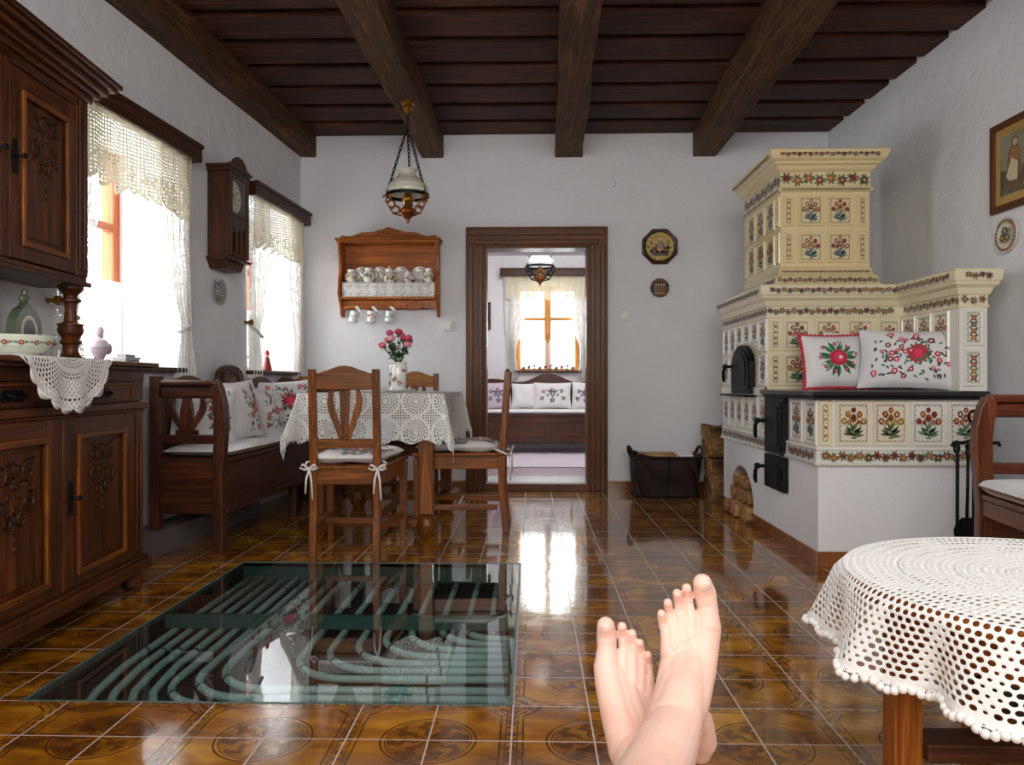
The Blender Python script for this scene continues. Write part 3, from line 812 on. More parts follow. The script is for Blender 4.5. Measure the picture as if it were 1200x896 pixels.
def emb_spread(draw, w, h):
    s = min(w, h) / 2
    for k in range(110):
        x, y = R.uniform(-.82, .82) * w / 2, R.uniform(-.78, .78) * h / 2
        draw(leaf(x, y, .16 * s, .07 * s, R.uniform(0, 6.28)), R.choice(E1 + [(70, 80, 78), (60, 60, 70)]), 1)
    for k in range(30):
        x, y = R.uniform(-.82, .82) * w / 2, R.uniform(-.78, .78) * h / 2
        blossom(draw, x, y, R.uniform(.06, .11) * s, R.choice(EF + [(120, 40, 60)]), (236, 214, 206), 6)
    cx, cy = .08 * w, .05 * h
    for k in range(14):
        a = 2 * pi * k / 14; draw(leaf(cx + .18 * s * cos(a), cy + .18 * s * sin(a), .24 * s, .1 * s, a), R.choice(E1), 2)
    draw(circ(cx, cy, .3 * s, 12, .06, 1.1), CRIM, 3); draw(circ(cx, cy, .16 * s, 9, .15), (226, 54, 96), 4)
def emb_corner(draw, w, h):
    s = min(w, h) / 2
    for k in range(46):
        t = R.random(); x = (-.1 + .85 * R.random()) * w / 2; y = (-.8 + 1.6 * t) * h / 2
        draw(leaf(x, y, .16 * s, .06 * s, R.uniform(0, 6.28)), R.choice(E1 + [(84, 92, 88), (64, 66, 74)]), 1)
    scatter(draw, [(R.uniform(.0, .72) * w / 2, (-.72 + 1.44 * k / 9) * h / 2, R.uniform(.06, .1) * s) for k in range(10)], s, E1 + [(80, 84, 84)])
    draw(circ(.25 * w, 0, .17 * s, 10, .1), CRIM, 3); draw(circ(.25 * w, 0, .08 * s, 8), (236, 150, 160), 4)
def emb_mauve(draw, w, h):
    s = min(w, h) / 2; P2 = [(110, 70, 110), (70, 60, 90), (150, 70, 100)]
    for k in range(5):
        for sg in (-1, 1): draw(leaf(0, -.3 * h / 2 + .02 * k, .6 * s, .1 * s, pi / 2 + sg * (.3 + .25 * k)), (96, 100, 110), 1)
    for x, y, r in ((0, .3, .16), (-.5, .25, .13), (.5, .25, .13), (-.6, -.3, .14), (.6, -.3, .14), (0, -.45, .16), (-.28, -.05, .1), (.28, -.05, .1)):
        for k in range(4): draw(leaf(x * w / 2, y * h / 2, r * s * 1.8, r * s * .5, R.uniform(0, 6.28)), (100, 104, 112), 1)
        blossom(draw, x * w / 2, y * h / 2, r * s, R.choice(P2), (220, 190, 200), 6)
def look(O, n, up=(0, 0, 1), roll=0):
    """frame with z along n, y near up"""
    n = Vector(n).normalized(); x = Vector(up).cross(n).normalized(); y = n.cross(x)
    if roll: x, y = x * cos(roll) + y * sin(roll), y * cos(roll) - x * sin(roll)
    mt = Matrix((x, y, n)).transposed().to_4x4(); mt.translation = Vector(O); return mt
def put_pillow(O, n, w, h, t, label, emb=None, group=None, roll=0, mat=None, trim=None, col=(228, 226, 226)):
    m = MB(); FR = look(O, n, roll=roll); pillow(m, w, h, t, FR, emb, col)
    o = tag(m.build('pillow', mat or M['linen']), label, 'pillow', group)
    if trim:
        m = MB(); m.M = FR; m.col = trim; pts = []
        def edge(u, v): return Vector((w / 2 * u * (1 - .07 * (1 - v * v)), h / 2 * v * (1 - .07 * (1 - u * u)), 0))
        ring = [(-1 + 2 * k / 16, -1) for k in range(16)] + [(1, -1 + 2 * k / 16) for k in range(16)] + [(1 - 2 * k / 16, 1) for k in range(16)] + [(-1, 1 - 2 * k / 16) for k in range(16)]
        for k, (u, v) in enumerate(ring):
            p = edge(u, v) * 1.01; m.ell(p, (.012, .012, .009), 8, 5, col=trim)
        c = m.build('crochet_trim', M['linen'], o, world=Matrix.Translation(o.location)); c['label'] = 'crimson crochet edging'
    return o

def crochet(m, fn, rings, th0=0, th1=2 * pi):
    """open crochet: rings of (r0, r1, cells, hole) each cell a quad with an oval hole; fn(r, a) -> point"""
    full = abs(th1 - th0 - 2 * pi) < 1e-6
    for k, (r0, r1, n, hole) in enumerate(rings):
        st = .5 * (k % 2)
        for i in range(n):
            a0 = th0 + (th1 - th0) * (i + st) / n; a1 = th0 + (th1 - th0) * (i + 1 + st) / n; am = (a0 + a1) / 2; rm = (r0 + r1) / 2
            hl = hole(i / n, k) if callable(hole) else hole
            out = [(r0, a0), (r0, am), (r0, a1), (rm, a1), (r1, a1), (r1, am), (r1, a0), (rm, a0)]
            if hl < .05:
                m.add([fn(*p) for p in out], [tuple(range(8))], None, None, True); continue
            inn = []
            for (r, a) in out:
                dr, da = (r - rm) / (r1 - r0) * 2, (a - am) / (a1 - a0) * 2
                l = sqrt(dr * dr + da * da); dr, da = dr / l, da / l
                inn.append((rm + dr * hl * (r1 - r0) / 2, am + da * hl * (a1 - a0) / 2))
            vs = [fn(*p) for p in out] + [fn(*p) for p in inn]
            m.add(vs, [(j, (j + 1) % 8, 8 + (j + 1) % 8, 8 + j) for j in range(8)], None, None, True)
def yarnify(o, t=.004, sub=1):
    w = o.modifiers.new('weld', 'WELD'); w.merge_threshold = .0008
    s = o.modifiers.new('solidify', 'SOLIDIFY'); s.thickness = t; s.offset = 1
    if sub:
        q = o.modifiers.new('subsurf', 'SUBSURF'); q.levels = sub; q.render_levels = sub

# ================================================================== TALL CABINET
cab = thing('buffet_cabinet', 'tall carved brown buffet cabinet with turned columns at the left edge', 'cabinet', (-1.614, 3.179, 0), atan(.0625))
CW = frame_of(cab)
def cpart(m, nm, mat=None, bev=.004, parent=None):
    return m.build(nm, mat or M['cab'], parent or cab, bev=bev, world=None)
YR, YL = .037, -1.232
I4 = Matrix.Identity(4)
m = MB(); m.box(-.44, -.045, YL, YL + .02, .1, .92); m.box(-.44, -.045, YR - .02, YR, .1, .92); m.box(-.44, -.42, YL + .02, YR - .02, .1, .92); m.box(-.42, -.06, YL + .02, YR - .02, .1, .125)
m.box(-.42, -.05, YL + .02, YR - .02, .755, .775)
cpart(m, 'carcass')
m = MB(); m.box(-.445, .0, YL - .02, YR + .022, .085, .128); m.box(-.445, -.012, YL - .01, YR + .012, .128, .142)
cpart(m, 'plinth')
for x in (-.38, -.06):
    for y in (YL + .05, YR - .04):
        m = MB(); m.lathe([(.03, 0), (.04, .02), (.042, .05), (.03, .075), (.034, .086)], (x, y, 0), 18); cpart(m, 'foot', bev=0)
for y0, y1 in ((YR - .088, YR), (YL, YL + .088)):
    m = MB(); m.box(-.06, -.03, y0, y1, .14, .76)
    for k in range(2): m.box(-.03, -.024, y0 + .016 + .036 * k, y0 + .038 + .036 * k, .17, .73)
    m.box(-.06, -.03, y0, y1, .79, .92)
    cpart(m, 'pilaster', bev=.003)
m = MB(); m.box(-.06, -.03, -.605, -.59, .14, .92); cpart(m, 'centre_stile')
m = MB(); m.box(-.06, -.014, YL - .006, YR + .01, .757, .786); m.box(-.06, -.022, YL, YR, .745, .757); cpart(m, 'waist_rail')
m = MB(); m.box(-.06, -.026, YL, YR, .872, .918); cpart(m, 'frieze_rail')
m = MB(); m.box(-.45, .032, YL - .045, YR + .012, .93, .948); m.box(-.45, .012, YL - .03, YR + .0, .916, .932); cpart(m, 'worktop', bev=.005)
for y0, y1 in ((-.588, -.054), (-1.142, -.608)):
    m = MB(); m.box(-.05, -.028, y0, y1, .788, .87)
    for a, c, e, f in ((y0 + .012, y0 + .022, .796, .862), (y1 - .022, y1 - .012, .796, .862), (y0 + .022, y1 - .022, .796, .804), (y0 + .022, y1 - .022, .854, .862)): m.box(-.03, -.021, a, c, e, f)
    d = cpart(m, 'drawer', bev=.002)
    m = MB(); yc = (y0 + y1) / 2
    m.prism([(yc - .06, .815), (yc - .045, .806), (yc, .812), (yc + .045, .806), (yc + .06, .815), (yc + .05, .842), (yc, .848), (yc - .05, .842)], .004, O=(-.028, 0, 0), A=(0, 1, 0), B=(0, 0, 1))
    m.tube([(-.02, yc - .042, .832), (-.004, yc - .036, .824), (.0, yc, .818), (-.004, yc + .036, .824), (-.02, yc + .042, .832)], .005, 8)
    m.build('handle', M['iron'], d)
panel_leaf(cab, I4, I4, -.588, -.054, .145, .745, -.028, 'door', M['cab'], -.545, (-.484, -.141, .2, .672), (-.312, .53, .2, .25))
panel_leaf(cab, I4, I4, -1.142, -.606, .145, .745, -.028, 'door', M['cab'], -1.1, (-1.03, -.69, .2, .672), (-.86, .5, .24, .28))
# upper part
UX = -.24
m = MB(); m.box(-.445, UX - .03, YL + .03, YL + .05, 1.3, 2.06); m.box(-.445, UX - .03, YR - .06, YR - .04, 1.3, 2.06); m.box(-.445, -.43, YL + .05, YR - .06, 1.3, 2.06); m.box(-.43, UX - .03, YL + .05, YR - .06, 2.03, 2.06)
cpart(m, 'upper_carcass')
m = MB(); m.box(-.445, UX + .012, YL + .02, YR - .03, 1.262, 1.282); m.box(-.445, UX - .005, YL + .03, YR - .04, 1.282, 1.302); cpart(m, 'upper_bottom_board')
for y0, y1 in ((YR - .128, YR - .04), (YL + .03, YL + .118)):
    m = MB(); m.box(UX - .03, UX, y0, y1, 1.302, 2.06)
    for k in range(2): m.box(UX, UX + .006, y0 + .016 + .036 * k, y0 + .038 + .036 * k, 1.33, 2.02)
    cpart(m, 'upper_pilaster', bev=.003)
m = MB(); m.box(UX - .03, UX, -.585, -.53, 1.302, 2.06); cpart(m, 'upper_centre_stile')
m = MB()
for k, (o_, z0, z1) in enumerate(((.0, 1.99, 2.03), (.015, 2.03, 2.055), (.035, 2.055, 2.075), (.06, 2.075, 2.1), (.085, 2.1, 2.118), (.1, 2.118, 2.14))):
    m.box(-.445, UX + o_, YL + .03 - o_, YR - .04 + o_, z0, z1)
cpart(m, 'cornice', bev=.006)
panel_leaf(cab, I4, I4, -.53, -.095, 1.306, 1.985, UX, 'door', M['cab'], -.505, (-.45, -.165, 1.37, 1.9), (-.307, 1.735, .2, .3))
panel_leaf(cab, I4, I4, -1.11, -.588, 1.306, 1.985, UX, 'door', M['cab'], -.61, (-1.03, -.66, 1.37, 1.9), (-.845, 1.735, .2, .3))
for y in (YR - .09, YL + .08):
    m = MB()
    turned(m, -.285, y, .948, 1.264, .05, [(0, .0), (0, 1), (.04, 1), (.07, .86), (.1, .72), (.13, .62), (.19, .56), (.23, .6), (.25, .8), (.275, .82), (.3, .66), (.33, .72), (.38, .94), (.43, .98), (.475, .9), (.48, 1.0), (.5, 1.0), (.505, .8), (.53, .52), (.6, .46), (.7, .44), (.77, .5), (.79, .82), (.82, .82), (.84, .52), (.87, .5), (.91, .72), (.95, .95), (1, .95), (1, 0)])
    cpart(m, 'column', bev=0)
m = MB(); m.box(-.445, -.36, -.8, -.395, .948, 1.262); m.box(-.36, -.35, -.77, -.425, .98, 1.23); cpart(m, 'middle_back_panel')
CR = CW
def on_cab(m, nm, mat, label, cat, group=None, bev=0):
    m2 = m; m2.v = [CW @ p for p in m.v]; return tag(m2.build(nm, mat, bev=bev), label, cat, group)
m = MB((228, 234, 216))
m.lathe([(0, .0), (.06, 0), (.064, .006), (.095, .02), (.118, .04), (.13, .07), (.132, .078), (.124, .078), (.1, .036), (.05, .016), (0, .014)], (-.2, -.585, .949), 36)
dr = on_plane(m, (0, 0, 0), (1, 0, 0), (0, 1, 0))
for k in range(9):
    a = -1.2 + 2.9 * k / 8; c = Vector((-.2 + .1285 * cos(a), -.585 + .1285 * sin(a), .949 + .052)); n = Vector((cos(a), sin(a), -.25)).normalized(); A = Vector((-sin(a), cos(a), 0))
    d2 = on_plane(m, c, A, n.cross(A)); blossom(d2, 0, 0, .009, (170, 70, 70), (220, 190, 120)); d2(leaf(.008, 0, .016, .007, .2), GRN, 1); d2(leaf(-.008, 0, .016, .007, 3), GRN, 1)
on_cab(m, 'bowl', M['porc'], 'large pale green porcelain bowl with small flowers on the cabinet worktop', 'bowl')
m = MB((92, 104, 84))     # small framed ornament with an arched top
x0, yc, zb = -.3, -.375, .949
arch = [(-.085, 0), (.085, 0), (.085, .1), (.075, .15), (.045, .185), (.02, .195), (.0, .215), (-.02, .195), (-.045, .185), (-.075, .15), (-.085, .1)]
m.prism(arch, .035, O=(x0, yc, zb), A=(0, 1, 0), B=(0, 0, 1))
dr = on_plane(m, (x0 + .035, yc, zb), (0, 1, 0), (0, 0, 1))
dr([(.052 * cos(2 * pi * k / 20), .105 + .06 * sin(2 * pi * k / 20)) for k in range(20)], (206, 200, 180), 1); dr([(.038 * cos(2 * pi * k / 20), .105 + .046 * sin(2 * pi * k / 20)) for k in range(20)], (86, 100, 84), 2); dr([(.028 * cos(2 * pi * k / 20), .105 + .034 * sin(2 * pi * k / 20)) for k in range(20)], (60, 66, 58), 3)
for k in range(12): dr(leaf(-.075 + .15 * R.random(), .02 + .03 * R.random(), .03, .012, R.uniform(0, 6)), R.choice(((190, 196, 170), (60, 90, 60), (120, 130, 100))), 1)
o = on_cab(m, 'ornament', M['porc'], 'green arched porcelain ornament with an oval centre, behind the pale bowl', 'ornament')
m = MB((92, 110, 84)); m.ell((x0 + .018, yc, zb + .225), (.014, .03, .02), 12, 8); m.ell((x0 + .018, yc, zb + .248), (.01, .012, .018), 10, 6)
m.v = [CW @ p for p in m.v]; m.build('finial', M['porc'], o, world=Matrix.Translation(o.location))
m = MB(); m.lathe([(0, .0), (.09, 0), (.105, .008), (.102, .012), (.09, .005), (0, .004)], (-.2, -.235, .949), 30)
on_cab(m, 'tray', M['iron'], 'thin dark tray beside the turned column on the worktop', 'tray')
# doily over the front edge
def doily_fn(r, a):
    q, s = r * cos(a), r * sin(a); d = .108
    if q <= d: return CW @ Vector((-.075 + q, -.655 + s, .9505))
    e = q - d; wv = .006 * sin(s * 40) * min(1, e * 8)
    return CW @ Vector((.0365 + wv + min(e, .01) * .3, -.655 + s, .9505 - e))
m = MB((238, 236, 238))
rings = [(0.004 + .012 * k, .004 + .012 * (k + 1), 24 if k < 5 else 48 if k < 10 else 72, (lambda u, kk: .74 if (int(u * 16) + kk // 5) % 3 else .3)) for k in range(21)]
rings = [(a, c, n, (.12 if k in (5, 6, 12) else h)) for k, (a, c, n, h) in enumerate(rings)] + [(.256, .268, 72, .1), (.268, .28, 72, .1)]
crochet(m, doily_fn, rings)
def scal(r, a): return doily_fn(r, a)
for k in range(24):
    a0 = 2 * pi * k / 24
    m.add([doily_fn(.279 + .02 * abs(sin(pi * j / 6)) if 0 < j < 6 else .279, a0 + 2 * pi / 24 * j / 6) for j in range(7)], [tuple(range(7))], None, None, True)
o = tag(m.build('doily', M['yarn']), 'round white crochet doily hanging over the front of the cabinet worktop', 'doily'); yarnify(o, .0022, 0)
# on the window sill behind the column
def on_wl(m): m.v = [WL @ p for p in m.v]; return m
m = MB((206, 190, 204)); y = wy(3.66)
m.lathe([(0, 0), (.035, 0), (.038, .01), (.02, .03), (.035, .06), (.045, .09), (.036, .12), (.018, .135), (.02, .15), (0, .155)], (-.06, y, .9475), 20, col=(206, 190, 204))
m.ell((-.06, y, 1.115), (.022, .022, .026), 12, 8, col=(226, 206, 210)); m.ell((-.035, y + .03, 1.03), (.016, .03, .03), 10, 6, col=(180, 150, 170))
tag(on_wl(m).build('figurine', M['porc']), 'pale mauve porcelain figurine on the window sill behind the turned column', 'figurine')
m = MB((196, 192, 198)); y = wy(3.87)
m.box(-.09, -.02, y - .06, y + .06, .9475, .985); m.box(-.095, -.015, y - .065, y + .065, .985, .995)
for k in range(5): m.box(-.02, -.017, y - .05 + .022 * k, y - .036 + .022 * k, .953, .98, col=(110, 100, 120))
o = tag(on_wl(m).build('trinket_box', M['porc']), 'small grey patterned box on the window sill beside the tall cabinet', 'box')
m = MB((150, 140, 160)); y = wy(3.87); m.box(-.08, -.03, y - .04, y + .04, .995, 1.008); on_wl(m).build('lid', M['porc'], o, world=Matrix.Translation(o.location))
m = MB((176, 40, 44)); y = wy(5.62)
m.lathe([(0, 0), (.034, 0), (.036, .01), (.026, .06), (.018, .09), (.02, .1), (0, .1)], (-.05, y, .9475), 16, col=(150, 40, 40)); m.ell((-.05, y, 1.065), (.018, .018, .02), 10, 8, col=(226, 180, 160)); m.lathe([(.02, .12), (.012, .15), (0, .158)], (-.05, y, .9475), 12, col=(190, 36, 44))
tag(on_wl(m).build('figurine', M['porc']), 'small red figurine on the sill of the corner window', 'figurine')

# ================================================================== WALL CLOCK AND OVAL PLATE
clk = thing('wall_clock', 'dark wooden pendulum wall clock with glazed door between the two left windows', 'clock', WL @ Vector((0, wy(4.745), 1.6)), PHI)
KW = frame_of(clk)
def kpart(m, nm, mat=None, bev=.003, parent=None):
    m.v = [WL @ p for p in m.v]; return m.build(nm, mat or M['pelmet'], parent or clk, bev=bev, world=KW)
c0, c1 = wy(4.615), wy(4.875); cc_ = (c0 + c1) / 2
m = MB(); m.box(0, .13, c0, c0 + .018, 1.63, 2.15); m.box(0, .13, c1 - .018, c1, 1.63, 2.15); m.box(0, .015, c0 + .018, c1 - .018, 1.63, 2.15); m.box(0, .13, c0 + .018, c1 - .018, 1.63, 1.648); kpart(m, 'case')
m = MB(); m.box(0, .15, c0 - .015, c1 + .015, 2.15, 2.175); m.box(0, .16, c0 - .025, c1 + .025, 2.175, 2.19); kpart(m, 'cornice')
m = MB(); m.prism([(-.14, 2.19), (.14, 2.19), (.14, 2.2), (.1, 2.205), (.075, 2.235), (.03, 2.26), (-.03, 2.26), (-.075, 2.235), (-.1, 2.205), (-.14, 2.2)], .02, O=(.13, cc_, 0), A=(0, 1, 0), B=(0, 0, 1)); kpart(m, 'crest')
m = MB()
m.box(.132, .148, c0, c0 + .03, 1.64, 2.148); m.box(.132, .148, c1 - .03, c1, 1.64, 2.148); m.box(.132, .148, c0 + .03, c1 - .03, 2.125, 2.148); m.box(.132, .148, c0 + .03, c1 - .03, 1.64, 1.665); m.box(.132, .148, c0 + .03, c1 - .03, 1.885, 1.91)
for k in (1, 2): m.box(.134, .146, c0 + .03 + (c1 - c0 - .06) * k / 3 - .005, c0 + .03 + (c1 - c0 - .06) * k / 3 + .005, 1.665, 1.885)
dk = kpart(m, 'door')
m = MB(); m.box(.138, .141, c0 + .03, c1 - .03, 1.665, 2.125); m.v = [WL @ p for p in m.v]; m.build('pane', M['glass'], dk)
m = MB((232, 226, 206)); m.lathe([(0, .1), (.098, .1), (.104, .104), (.104, .098), (0, .096)], (0, cc_, 2.018), 32, (1, 0, 0), smooth=False)
dr = on_plane(m, (.1005, cc_, 2.018), (0, 1, 0), (0, 0, 1))
dr(circ(0, 0, .055, 24), (214, 200, 160), 1)
for k in range(12):
    a = pi / 2 - 2 * pi * k / 12; dr(seg2(.07 * cos(a), .07 * sin(a), .09 * cos(a), .09 * sin(a), .008), (40, 34, 30), 2)
dr(seg2(0, 0, .035, .03, .006), (20, 20, 20), 3); dr(seg2(0, 0, -.02, .07, .004), (20, 20, 20), 3)
kpart(m, 'dial', M['paint'], 0)
m = MB(); m.tube([(.07, cc_, 1.92), (.07, cc_, 1.76)], .003, 6); m.lathe([(0, -.004), (.04, -.003), (.04, .003), (0, .004)], (.07, cc_, 1.735), 20, (1, 0, 0)); kpart(m, 'pendulum', M['brass'], 0)
m = MB()
m.prism([(-.15, 1.63), (.15, 1.63), (.14, 1.61), (.1, 1.56), (-.1, 1.56), (-.14, 1.61)], .11, O=(.0, cc_, 0), A=(0, 1, 0), B=(0, 0, 1)); m.box(0, .155, c0 - .02, c1 + .02, 1.615, 1.632); kpart(m, 'base_bracket')
m = MB((120, 122, 122)); m.lathe([(0, .006), (.055, .006), (.07, .014), (.084, .02), (.084, .014), (.05, .0), (0, 0)], (.001, wy(4.743), 1.434), 32, (1, 0, 0), col=(150, 152, 152))
dr = on_plane(m, (.0085, wy(4.743), 1.434), (0, 1, 0), (0, 0, 1))
dr(circ(0, 0, .054, 24), (96, 100, 98), 1)
for k in range(14): dr(leaf(0, 0, .05, .012, 2 * pi * k / 14), R.choice(((186, 190, 184), (70, 76, 72), (140, 150, 120))), 2)
for k in range(22): a = 2 * pi * k / 22; dr(leaf(.058 * cos(a), .058 * sin(a), .02, .008, a + .8), (80, 84, 80), 8)
tag(on_wl(m).build('wall_plate', M['porc']), 'round pewter-grey decorated plate on the wall below the clock', 'plate')

# ================================================================== BENCH WITH PILLOWS
bn = thing('storage_bench', 'long dark wooden bench with pierced armrest and carved back under the left windows', 'bench', (-1.55, 3.82, 0), -.03)
BW = frame_of(bn); LB, DB = 2.2, .385
def bp(m, nm, mat=None, bev=.004): return m.build(nm, mat or M['bench'], bn, bev=bev)
def arm(y0, near):
    m = MB()   # sabre-shaped front post
    prof = [(-.052, 0), (-.005, 0), (-.003, .2), (-.006, .42), (.004, .55), (.012, .66), (.006, .75), (-.012, .83), (-.03, .868), (-.07, .868), (-.062, .8), (-.052, .7), (-.055, .5), (-.058, .2)]
    m.prism(prof, .055, O=(0, y0 + .055, 0), A=(1, 0, 0), B=(0, 0, 1)); bp(m, 'arm_post')
    m = MB(); m.box(-DB, -DB + .05, y0, y0 + .055, 0, .9); bp(m, 'back_post')
    m = MB(); m.box(-DB + .05, -.04, y0 - .004, y0 + .058, .845, .878); m.box(-DB + .05, -.06, y0 + .012, y0 + .042, .785, .845); bp(m, 'arm_rail', bev=.012)
    m = MB(); m.box(-DB + .05, -.05, y0 + .008, y0 + .046, .555, .6); bp(m, 'lower_arm_rail')
    xc = -.2
    if near:
        m = MB(); m.prism([(-.09, .6), (.03, .6), (.03, .625), (-.09, .625)], -.016, O=(xc + .03, y0 + .02, 0), A=(1, 0, 0), B=(0, 0, 1)); bp(m, 'splat_foot')
    for sgn in ((-1, 0, 1) if near else ()):
        m = MB(); L_ = []; Rr = []
        for k in range(13):
            t = k / 12; z = .62 + .166 * t
            if sgn == 0: c_, w_ = 0, .018 + .014 * sin(pi * min(1, t * 1.1)) + .006 * t
            else: c_, w_ = sgn * (.024 + .052 * (sin(pi * (t * .62)) ** 1.5) + .012 * t), .0125 + .007 * sin(pi * t)
            L_.append((xc + c_ - w_, z)); Rr.append((xc + c_ + w_, z))
        m.prism(L_ + Rr[::-1], .018, O=(0, y0 + .036, 0), A=(1, 0, 0), B=(0, 0, 1)); bp(m, 'splat', bev=.003)
    m = MB(); m.box(-DB + .05, -.05, y0 + .012, y0 + .04, .2, .47); bp(m, 'side_panel')
arm(0, True)
m = MB(); m.box(-.03, -.008, .055, LB - .055, .225, .45); m.box(-.032, .0, .055, LB - .055, .2, .23); bp(m, 'front_panel')
m = MB(); m.box(-DB + .03, -.005, .056, LB - .056, .452, .48); bp(m, 'seat_lid', bev=.006)
m = MB()
top = []
for k in range(67):
    y = .05 + (LB - .1) * k / 66; u = y
    z = .885 + .02 * sin((u - .25) * 2 * pi / .52)
    d = abs(u - .92)
    if d < .19: z = .9 + .075 * sqrt(max(0, 1 - (d / .19) ** 2))
    top.append((y, z))
m.prism([(.05, .45), (LB - .05, .45)] + top[::-1], .026, O=(-DB + .004, 0, 0), A=(0, 1, 0), B=(0, 0, 1)); bp(m, 'backrest', bev=.005)
m = MB(); m.M = Matrix.Identity(4)
for k in range(9):
    a = pi * k / 8; m.ell((-DB + .034, .92 + .115 * cos(a), .885 + .06 * sin(a)), (.01, .02, .03), 8, 5, rot=Matrix.Rotation(-(a - pi / 2), 3, 'X').inverted())
m.tube([(-DB + .03, .92 + .165 * cos(pi * k / 16), .895 + .07 * sin(pi * k / 16)) for k in range(17)], .009, 6)
bp(m, 'carved_crest', M['bench'], 0)
m = MB(); m.box(-DB, -.0, LB - .035, LB, .2, .85); bp(m, 'end_panel')
m = MB(); m.box(-DB - .0, .06, LB - .05, LB + .012, .85, .912); bp(m, 'end_rail', M['chair'], .012)
for y in (LB - .055,):
    for x in (-.055, -DB):
        m = MB(); m.box(x, x + .05, y, y + .05, 0, .2); bp(m, 'leg')
for x in (-.055, -DB):
    m = MB(); m.box(x, x + .045, 1.1, 1.15, 0, .2); bp(m, 'leg')
m = MB(); m.M = BW
def pad(m, x0, x1, y0, y1, z0, z1, nu=14, nv=30):
    def s(u, v, sg):
        a, c = 2 * u - 1, 2 * v - 1; k = max(0, 1 - abs(a) ** 8) ** .5 * max(0, 1 - abs(c) ** 14) ** .5
        z = (z0 + z1) / 2 + sg * (z1 - z0) / 2 * k
        if sg > 0: z += .006 * sin(v * 26 + u * 3) * k
        else: z = max(z, z0)
        return (x0 + (x1 - x0) * u, y0 + (y1 - y0) * v, z)
    m.grid(lambda u, v: s(u, v, 1), nu, nv); m.grid(lambda u, v: s(u, v, -1), nu, nv)
pad(m, -DB + .035, .0, .062, LB - .06, .481, .538, 20, 60)
tag(m.build('bench_cushion', M['white'], weld=True), 'long white seat pad on the dark bench under the windows', 'cushion')
GP = 'embroidered pillows on the long bench'
B_ = lambda x, y, z: BW @ Vector((x, y, z))
put_pillow(B_(-.235, .29, .695), (.66, -.68, .3), .36, .33, .12, 'embroidered pillow seen through the pierced bench armrest', emb_corner, GP, roll=-.12)
put_pillow(B_(-.29, .55, .69), (.95, -.1, .28), .3, .31, .08, 'plain white pillow behind the embroidered ones, by the bench armrest', None, GP, mat=M['white'])
put_pillow(B_(-.165, .60, .705), (.95, -.24, .2), .36, .35, .11, 'embroidered pillow just behind the curved armrest post of the bench', emb_corner, GP, roll=.06)
put_pillow(B_(-.185, .99, .685), (.9, -.38, .24), .36, .31, .11, 'smaller embroidered pillow in the middle of the bench', emb_corner, GP, roll=-.15)
put_pillow(B_(-.19, 1.42, .71), (.42, -.88, .22), .40, .345, .12, 'large pillow with a crimson rose at the far end of the bench', emb_spread, GP, roll=.06)
# ================================================================== DINING TABLE, CLOTH, CHAIRS
TX0, TX1, TY0, TY1, TZ = -1.29, -.5, 4.25, 5.33, .80
tb = thing('dining_table', 'dark wooden dining table under the white lace cloth', 'table', ((TX0 + TX1) / 2, (TY0 + TY1) / 2, 0))
TW = frame_of(tb)
def tp(m, nm, mat=None, bev=.004): return m.build(nm, mat or M['chair'], tb, bev=bev, world=TW)
m = MB(); m.box(TX0, TX1, TY0, TY1, TZ - .03, TZ); tp(m, 'tabletop')
for a, c, e, f in ((TX0 + .06, TX1 - .06, TY0 + .03, TY0 + .055), (TX0 + .06, TX1 - .06, TY1 - .055, TY1 - .03), (TX0 + .06, TX0 + .085, TY0 + .055, TY1 - .055), (TX1 - .085, TX1 - .06, TY0 + .055, TY1 - .055)):
    m = MB(); m.box(a, c, e, f, TZ - .14, TZ - .03); tp(m, 'apron')
for x in (TX0 + .09, TX1 - .09):
    for y in (TY0 + .05, TY1 - .05):
        m = MB(); w = .043
        m.box(x - w, x + w, y - w, y + w, .56, TZ - .03)
        m.bar((x, y, .565), (x, y, .13), .084, .084, (0, 1, 0), w2=.068, h2=.068)
        m.lathe([(.03, .125), (.05, .105), (.058, .07), (.05, .03), (.035, .0), (0, 0)], (x, y, 0), 20)
        tp(m, 'leg', M['chair'], .003)
for y in (TY0 + .05, TY1 - .05):
    m = MB(); m.box(TX0 + .12, TX1 - .12, y - .02, y + .02, .055, .1); tp(m, 'stretcher')
m = MB(); m.box((TX0 + TX1) / 2 - .02, (TX0 + TX1) / 2 + .02, TY0 + .075, TY1 - .075, .06, .095); tp(m, 'stretcher')
m = MB(); OV = .275; W2, H2 = (TX1 - TX0) / 2 + .004, (TY1 - TY0) / 2 + .004; cx_, cy_ = (TX0 + TX1) / 2, (TY0 + TY1) / 2
def cloth(u, v):
    a, c = (2 * u - 1) * (W2 + OV), (2 * v - 1) * (H2 + OV)
    dx, dy = max(0, abs(a) - W2), max(0, abs(c) - H2); sx, sy = (1 if a > 0 else -1), (1 if c > 0 else -1)
    d = sqrt(dx * dx + dy * dy)
    if d < 1e-6: return (cx_ + a, cy_ + c, TZ + .004)
    ph = atan2(dy, dx); k = min(1, d / .27)
    fl = .012 + .035 * k + .03 * k * sin(2 * ph) * cos(ph * 6) + .010 * k * (sin(c * 17 + 1) if dx > dy else sin(a * 19))
    drop = max(0, d - .008) + .012 * k * sin(a * 40 + c * 40) * (1 if k > .9 else 0)
    if dx > 0 and dy > 0: fl += .05 * k * sin(ph * 2) ; drop *= .97
    return (cx_ + sx * (min(abs(a), W2) + cos(ph) * fl), cy_ + sy * (min(abs(c), H2) + sin(ph) * fl), TZ + .004 - drop)
m.grid(cloth, 150, 170, lambda u, v, p: ((2 * u - 1) * (W2 + OV), (2 * v - 1) * (H2 + OV) + .34, 0))
tag(m.build('tablecloth', M['lace_table']), 'white lace tablecloth with crocheted circles on the dining table', 'tablecloth')

